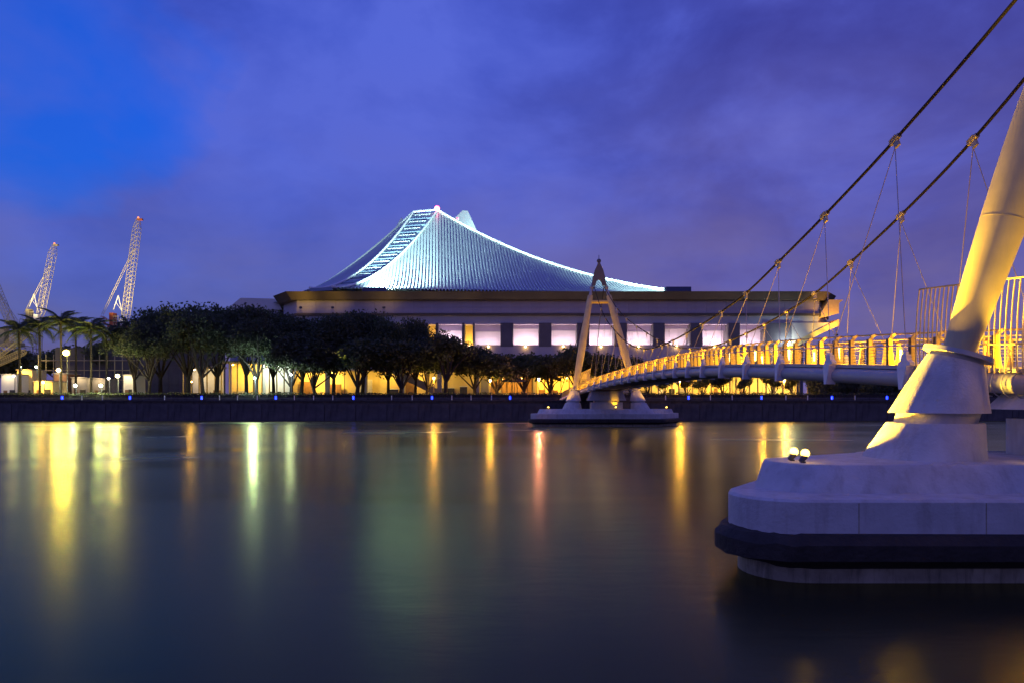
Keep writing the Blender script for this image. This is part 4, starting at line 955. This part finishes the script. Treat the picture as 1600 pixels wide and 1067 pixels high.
def crane(label, foot, tip, Y, w, n, cj, lit=30000, M_cro=M_cro):
    a, b = at(*foot, Y), at(*tip, Y); o = thing('tower_crane', (a.x, Y, 4.1), label, 'crane', 'luffing cranes on the building site')
    lattice(MB(), (a.x - 1, Y, 4.0), (a.x - 1, Y, a.z - 2.5), 2.4, 12, 0.12, 0).build('mast', M_cro, o)
    lattice(MB(), a, b, w, n, 0.075).build('jib', M_cry, o)
    MB().box((a.x - 5.5, Y - 1.6, a.z - 2.5), (a.x + 1.5, Y + 1.6, a.z - 1.2)).build('slew_deck', M_cro, o)
    mh = MB().box((a.x - 5.0, Y - 1.3, a.z - 1.2), (a.x - 3.6, Y + 1.3, a.z + 3.6)).build('machinery_house', M_cro, o)
    for q_ in range(4): MB().box((a.x - 3.6, Y - 1.35, a.z - 0.8 + q_), (a.x - 1.6, Y - 1.2, a.z - 0.6 + q_)).build('guard_rail', M_cry, mh)
    for q_ in range(3): MB().box((a.x - 3.55 + q_ * 0.9, Y - 1.34, a.z - 1.2), (a.x - 3.45 + q_ * 0.9, Y - 1.24, a.z + 2.6)).build('guard_post', M_cry, mh)
    MB().box((a.x - 0.8, Y - 2.6, a.z - 1.2), (a.x + 0.9, Y - 1.2, a.z + 1.2)).build('cab', M_whitep, o)
    af = MB().tube([(a.x - 4.2, Y, a.z + 4.8), (a.x - 2.4, Y, a.z + 10)], 0.16, 5).tube([(a.x, Y, a.z), (a.x - 2.4, Y, a.z + 10)], 0.16, 5).tube([(a.x - 3.2, Y, a.z + 7.5), (a.x - 0.8, Y, a.z + 4)], 0.1, 4)
    af.build('a_frame', M_whitep, o)
    e = at(*cj, Y)
    for d in (-0.5, 0.5):
        MB().tube([e + Vector((0, d, 0)), a.lerp(b, 0.72) + Vector((0, d, 0))], 0.09, 4).build('pendant', M_cry, o)
    lattice(MB(), (a.x - 3, Y, a.z - 2), e + Vector((-0.5, 0, -1.2)), 1.6, 5, 0.1, 0).build('counter_jib', M_cro, o)
    tl = MB().sphere(b + Vector((0, 0, 0.6)), 0.35, 8, 6).build('tip_lamp', mat('tip_lamp', (0.5, 0.1, 0.02), 0.5, var=0, emit=(1, 0.3, 0.1), power=2.0), o, True)
    MB().box((b.x - 0.3, Y - 0.5, b.z - 0.4), (b.x + 1.6, Y + 0.5, b.z + 0.2)).build('jib_head', M_cro, o)
    lp = a + Vector((5, -22, -6))
    fixture(lp - Vector((0, 0, 0.6)), (lp.x, lp.y, 4.0), o, 0.4)
    lamp('SPOT', 'crane_light', lp, lit, (1.0, 0.80, 0.40), o, 0.5, a.lerp(b, 0.55), spot_size=R(70), spot_blend=0.9)
crane('tallest crane with orange machine house and steep lattice jib beside the trees', (195, 505), (216, 343), 250, 2.1, 24, (160, 492), lit=130000)
crane('shorter crane with leaning yellow lattice jib above the palms', (62, 497), (85, 383), 285, 2.2, 17, (35, 497), lit=110000, M_cro=M_cry)
crane('crane whose jib leans out of the left edge of the picture', (27, 530), (-14, 430), 230, 1.9, 22, (52, 540), lit=20000, M_cro=M_cry)
# lattice boom laid down on trestles
lb0, lb1 = at(-30, 572, 180), at(44, 517, 180)
bo = thing('crawler_boom', (lb0.x, 180, 4.1), 'raked lattice boom low at the left edge behind the cabins', 'crane boom')
lattice(MB(), lb0, lb1, 1.7, 18, 0.1).build('boom', M_cry, bo); lattice(MB(), lb0 + Vector((0, 3, 0)), at(40, 548, 183), 1.4, 16, 0.09).build('lower_boom', M_cry, bo)
MB().box((lb0.x - 3, 178, 4.1), (lb0.x + 1.5, 184, lb0.z + 0.5)).build('carrier', M_cro, bo)
fixture(at(20, 590, 165) - Vector((0, 0, 0.5)), (at(20, 590, 165).x, 165, 4.0), bo)
lamp('SPOT', 'boom_light', at(20, 590, 165), 9000, (1, 0.75, 0.35), bo, 0.4, at(15, 545, 181), spot_size=R(110), spot_blend=0.9)
# cabins
cabs = [(2, 26, 585, 160, M_whitep, 'pale site cabin at the left edge of the bank'), (27, 50, 578, 164, M_yw, 'lit yellow site cabin below the boom'), (53, 82, 596, 150, M_yw, 'low bright yellow cabin in front of the palm trunks'),
        (84, 104, 584, 160, M_brown, 'brown site shed right of the yellow cabins'), (112, 136, 590, 158, M_col, 'grey site cabin behind the greenish flood light'), (193, 208, 586, 150, M_whitep, 'pale upright container beside the site lights'), (144, 168, 592, 160, M_col, 'grey low cabin between the site flood lights')]
for px0, px1, py, Y, m, lbz in cabs:
    a, b = at(px0, py, Y), at(px1, py, Y); o = thing('site_cabin', ((a.x + b.x) / 2, Y, 4.1), lbz, 'cabin', 'cabins on the building site')
    MB().box((a.x, Y, 4.0), (b.x, Y + 5, a.z)).build('wall', m, o); MB().box((a.x - 0.15, Y - 0.3, a.z), (b.x + 0.15, Y + 5.2, a.z + 0.2)).build('roof', M_col, o)
    w = b.x - a.x
    MB().box((a.x + w * 0.15, Y - 0.06, 4.1), (a.x + w * 0.15 + 0.9, Y, 6.2)).build('door', M_brown, o)
    MB().box((a.x + w * 0.55, Y - 0.06, 5.1), (a.x + w * 0.9, Y, 6.3)).build('window', M_glass_d, o)
    lamp('AREA', 'cabin_light', ((a.x + b.x) / 2, Y - 1.6, a.z + 0.5), 700 if m is M_yw else 160, (1, 0.55, 0.08) if m is M_yw else (1, 0.75, 0.4), o, 1.0, ((a.x + b.x) / 2, Y, 5.0))
# scaffold frame
sc0, sc1 = at(60, 560, 175), at(215, 560, 175); so = thing('scaffold', ((sc0.x + sc1.x) / 2, 175, 4.1), 'open scaffold of thin bars behind the site lights', 'scaffold')
for i in range(14):
    x = sc0.x + (sc1.x - sc0.x) * i / 13; MB().tube([(x, 175, 4.0), (x, 175, 15.5)], 0.09, 5).build('standard', M_cry, so)
for z in (6.5, 9, 11.5, 14):
    MB().tube([(sc0.x, 174.9, z), (sc1.x, 174.9, z)], 0.09, 5).build('ledger', M_cry, so)
    MB().box((sc0.x, 175.1, z - 0.1), (sc1.x, 176.3, z)).build('walkway', M_brown, so)
# site flood lights
site = [(104, 551, 139, 1.0, (1, 0.80, 0.12), 9000, 'brightest yellow flood light on a mast among the palms'), (92, 578, 138, 0.62, (1, 0.75, 0.25), 3000, 'yellow flood light below and left of the brightest one'), (68, 597, 139, 0.42, (1, 0.6, 0.15), 800, 'orange lamp in front of the low bright yellow cabin'),
        (22, 587, 141, 0.36, (1, 0.85, 0.6), 600, 'small white lamp near the left edge of the bank'), (32, 573, 150, 0.36, (0.8, 1, 0.7), 500, 'greenish white lamp over the lit yellow cabin'), (57, 573, 150, 0.4, (0.75, 1, 0.7), 700, 'greenish white lamp beside the second palm trunk'),
        (118, 602, 138, 0.5, (0.8, 1, 0.75), 1500, 'low greenish flood light below the brightest one'), (158, 602, 138, 0.55, (0.85, 1, 0.5), 1800, 'low greenish flood light left of the white pair'), (170, 591, 140, 0.38, (1, 0.9, 0.8), 900, 'left lamp of the white pair of site lights'), (184, 587, 139, 0.62, (1, 0.9, 0.38), 4200, 'right and larger lamp of the white pair of site lights'),
        (300, 596, 141, 0.30, (1, 0.55, 0.12), 700, 'small orange lamp among the trunks of the massed trees'), (538, 557, 140, 0.42, (1, 0.75, 0.25), 1500, 'single yellow lamp glowing inside the tree crowns before the stadium'), (398, 590, 138, 0.38, (0.7, 1, 0.92), 5200, 'cold white lamp before the pale pavilion under the left trees'), (455, 585, 139, 0.30, (0.8, 1, 0.95), 1200, 'cold white lamp at the left end of the yellow wall')]
for i, (px, py, Y, r_, col, en, lbz) in enumerate(site):
    p = at(px, py, Y); o = thing('site_light', (p.x, Y, 4.1), lbz, 'flood light', 'flood lights along the far bank')
    MB().tube([(p.x, Y + 0.25, 3.9), (p.x, Y + 0.25, p.z + 0.2)], 0.08, 6).build('mast', M_dark, o)
    MB().box((p.x - r_ * 0.7, Y + 0.05, p.z - r_ * 0.5), (p.x + r_ * 0.7, Y + 0.22, p.z + r_ * 0.5)).build('housing', M_dark, o)
    mm = kelvin('site_lens_%d' % i, col, 10.0)
    ln = MB().sphere((p.x, Y - 0.08, p.z), r_ * 0.62, 12, 8).build('lens', mm, o, True)
    lamp('POINT', 'site_lamp', (p.x, Y - 0.9, p.z), en * 0.5, col, ln, 0.35)
#END SITE
print('objects', len(bpy.data.objects))
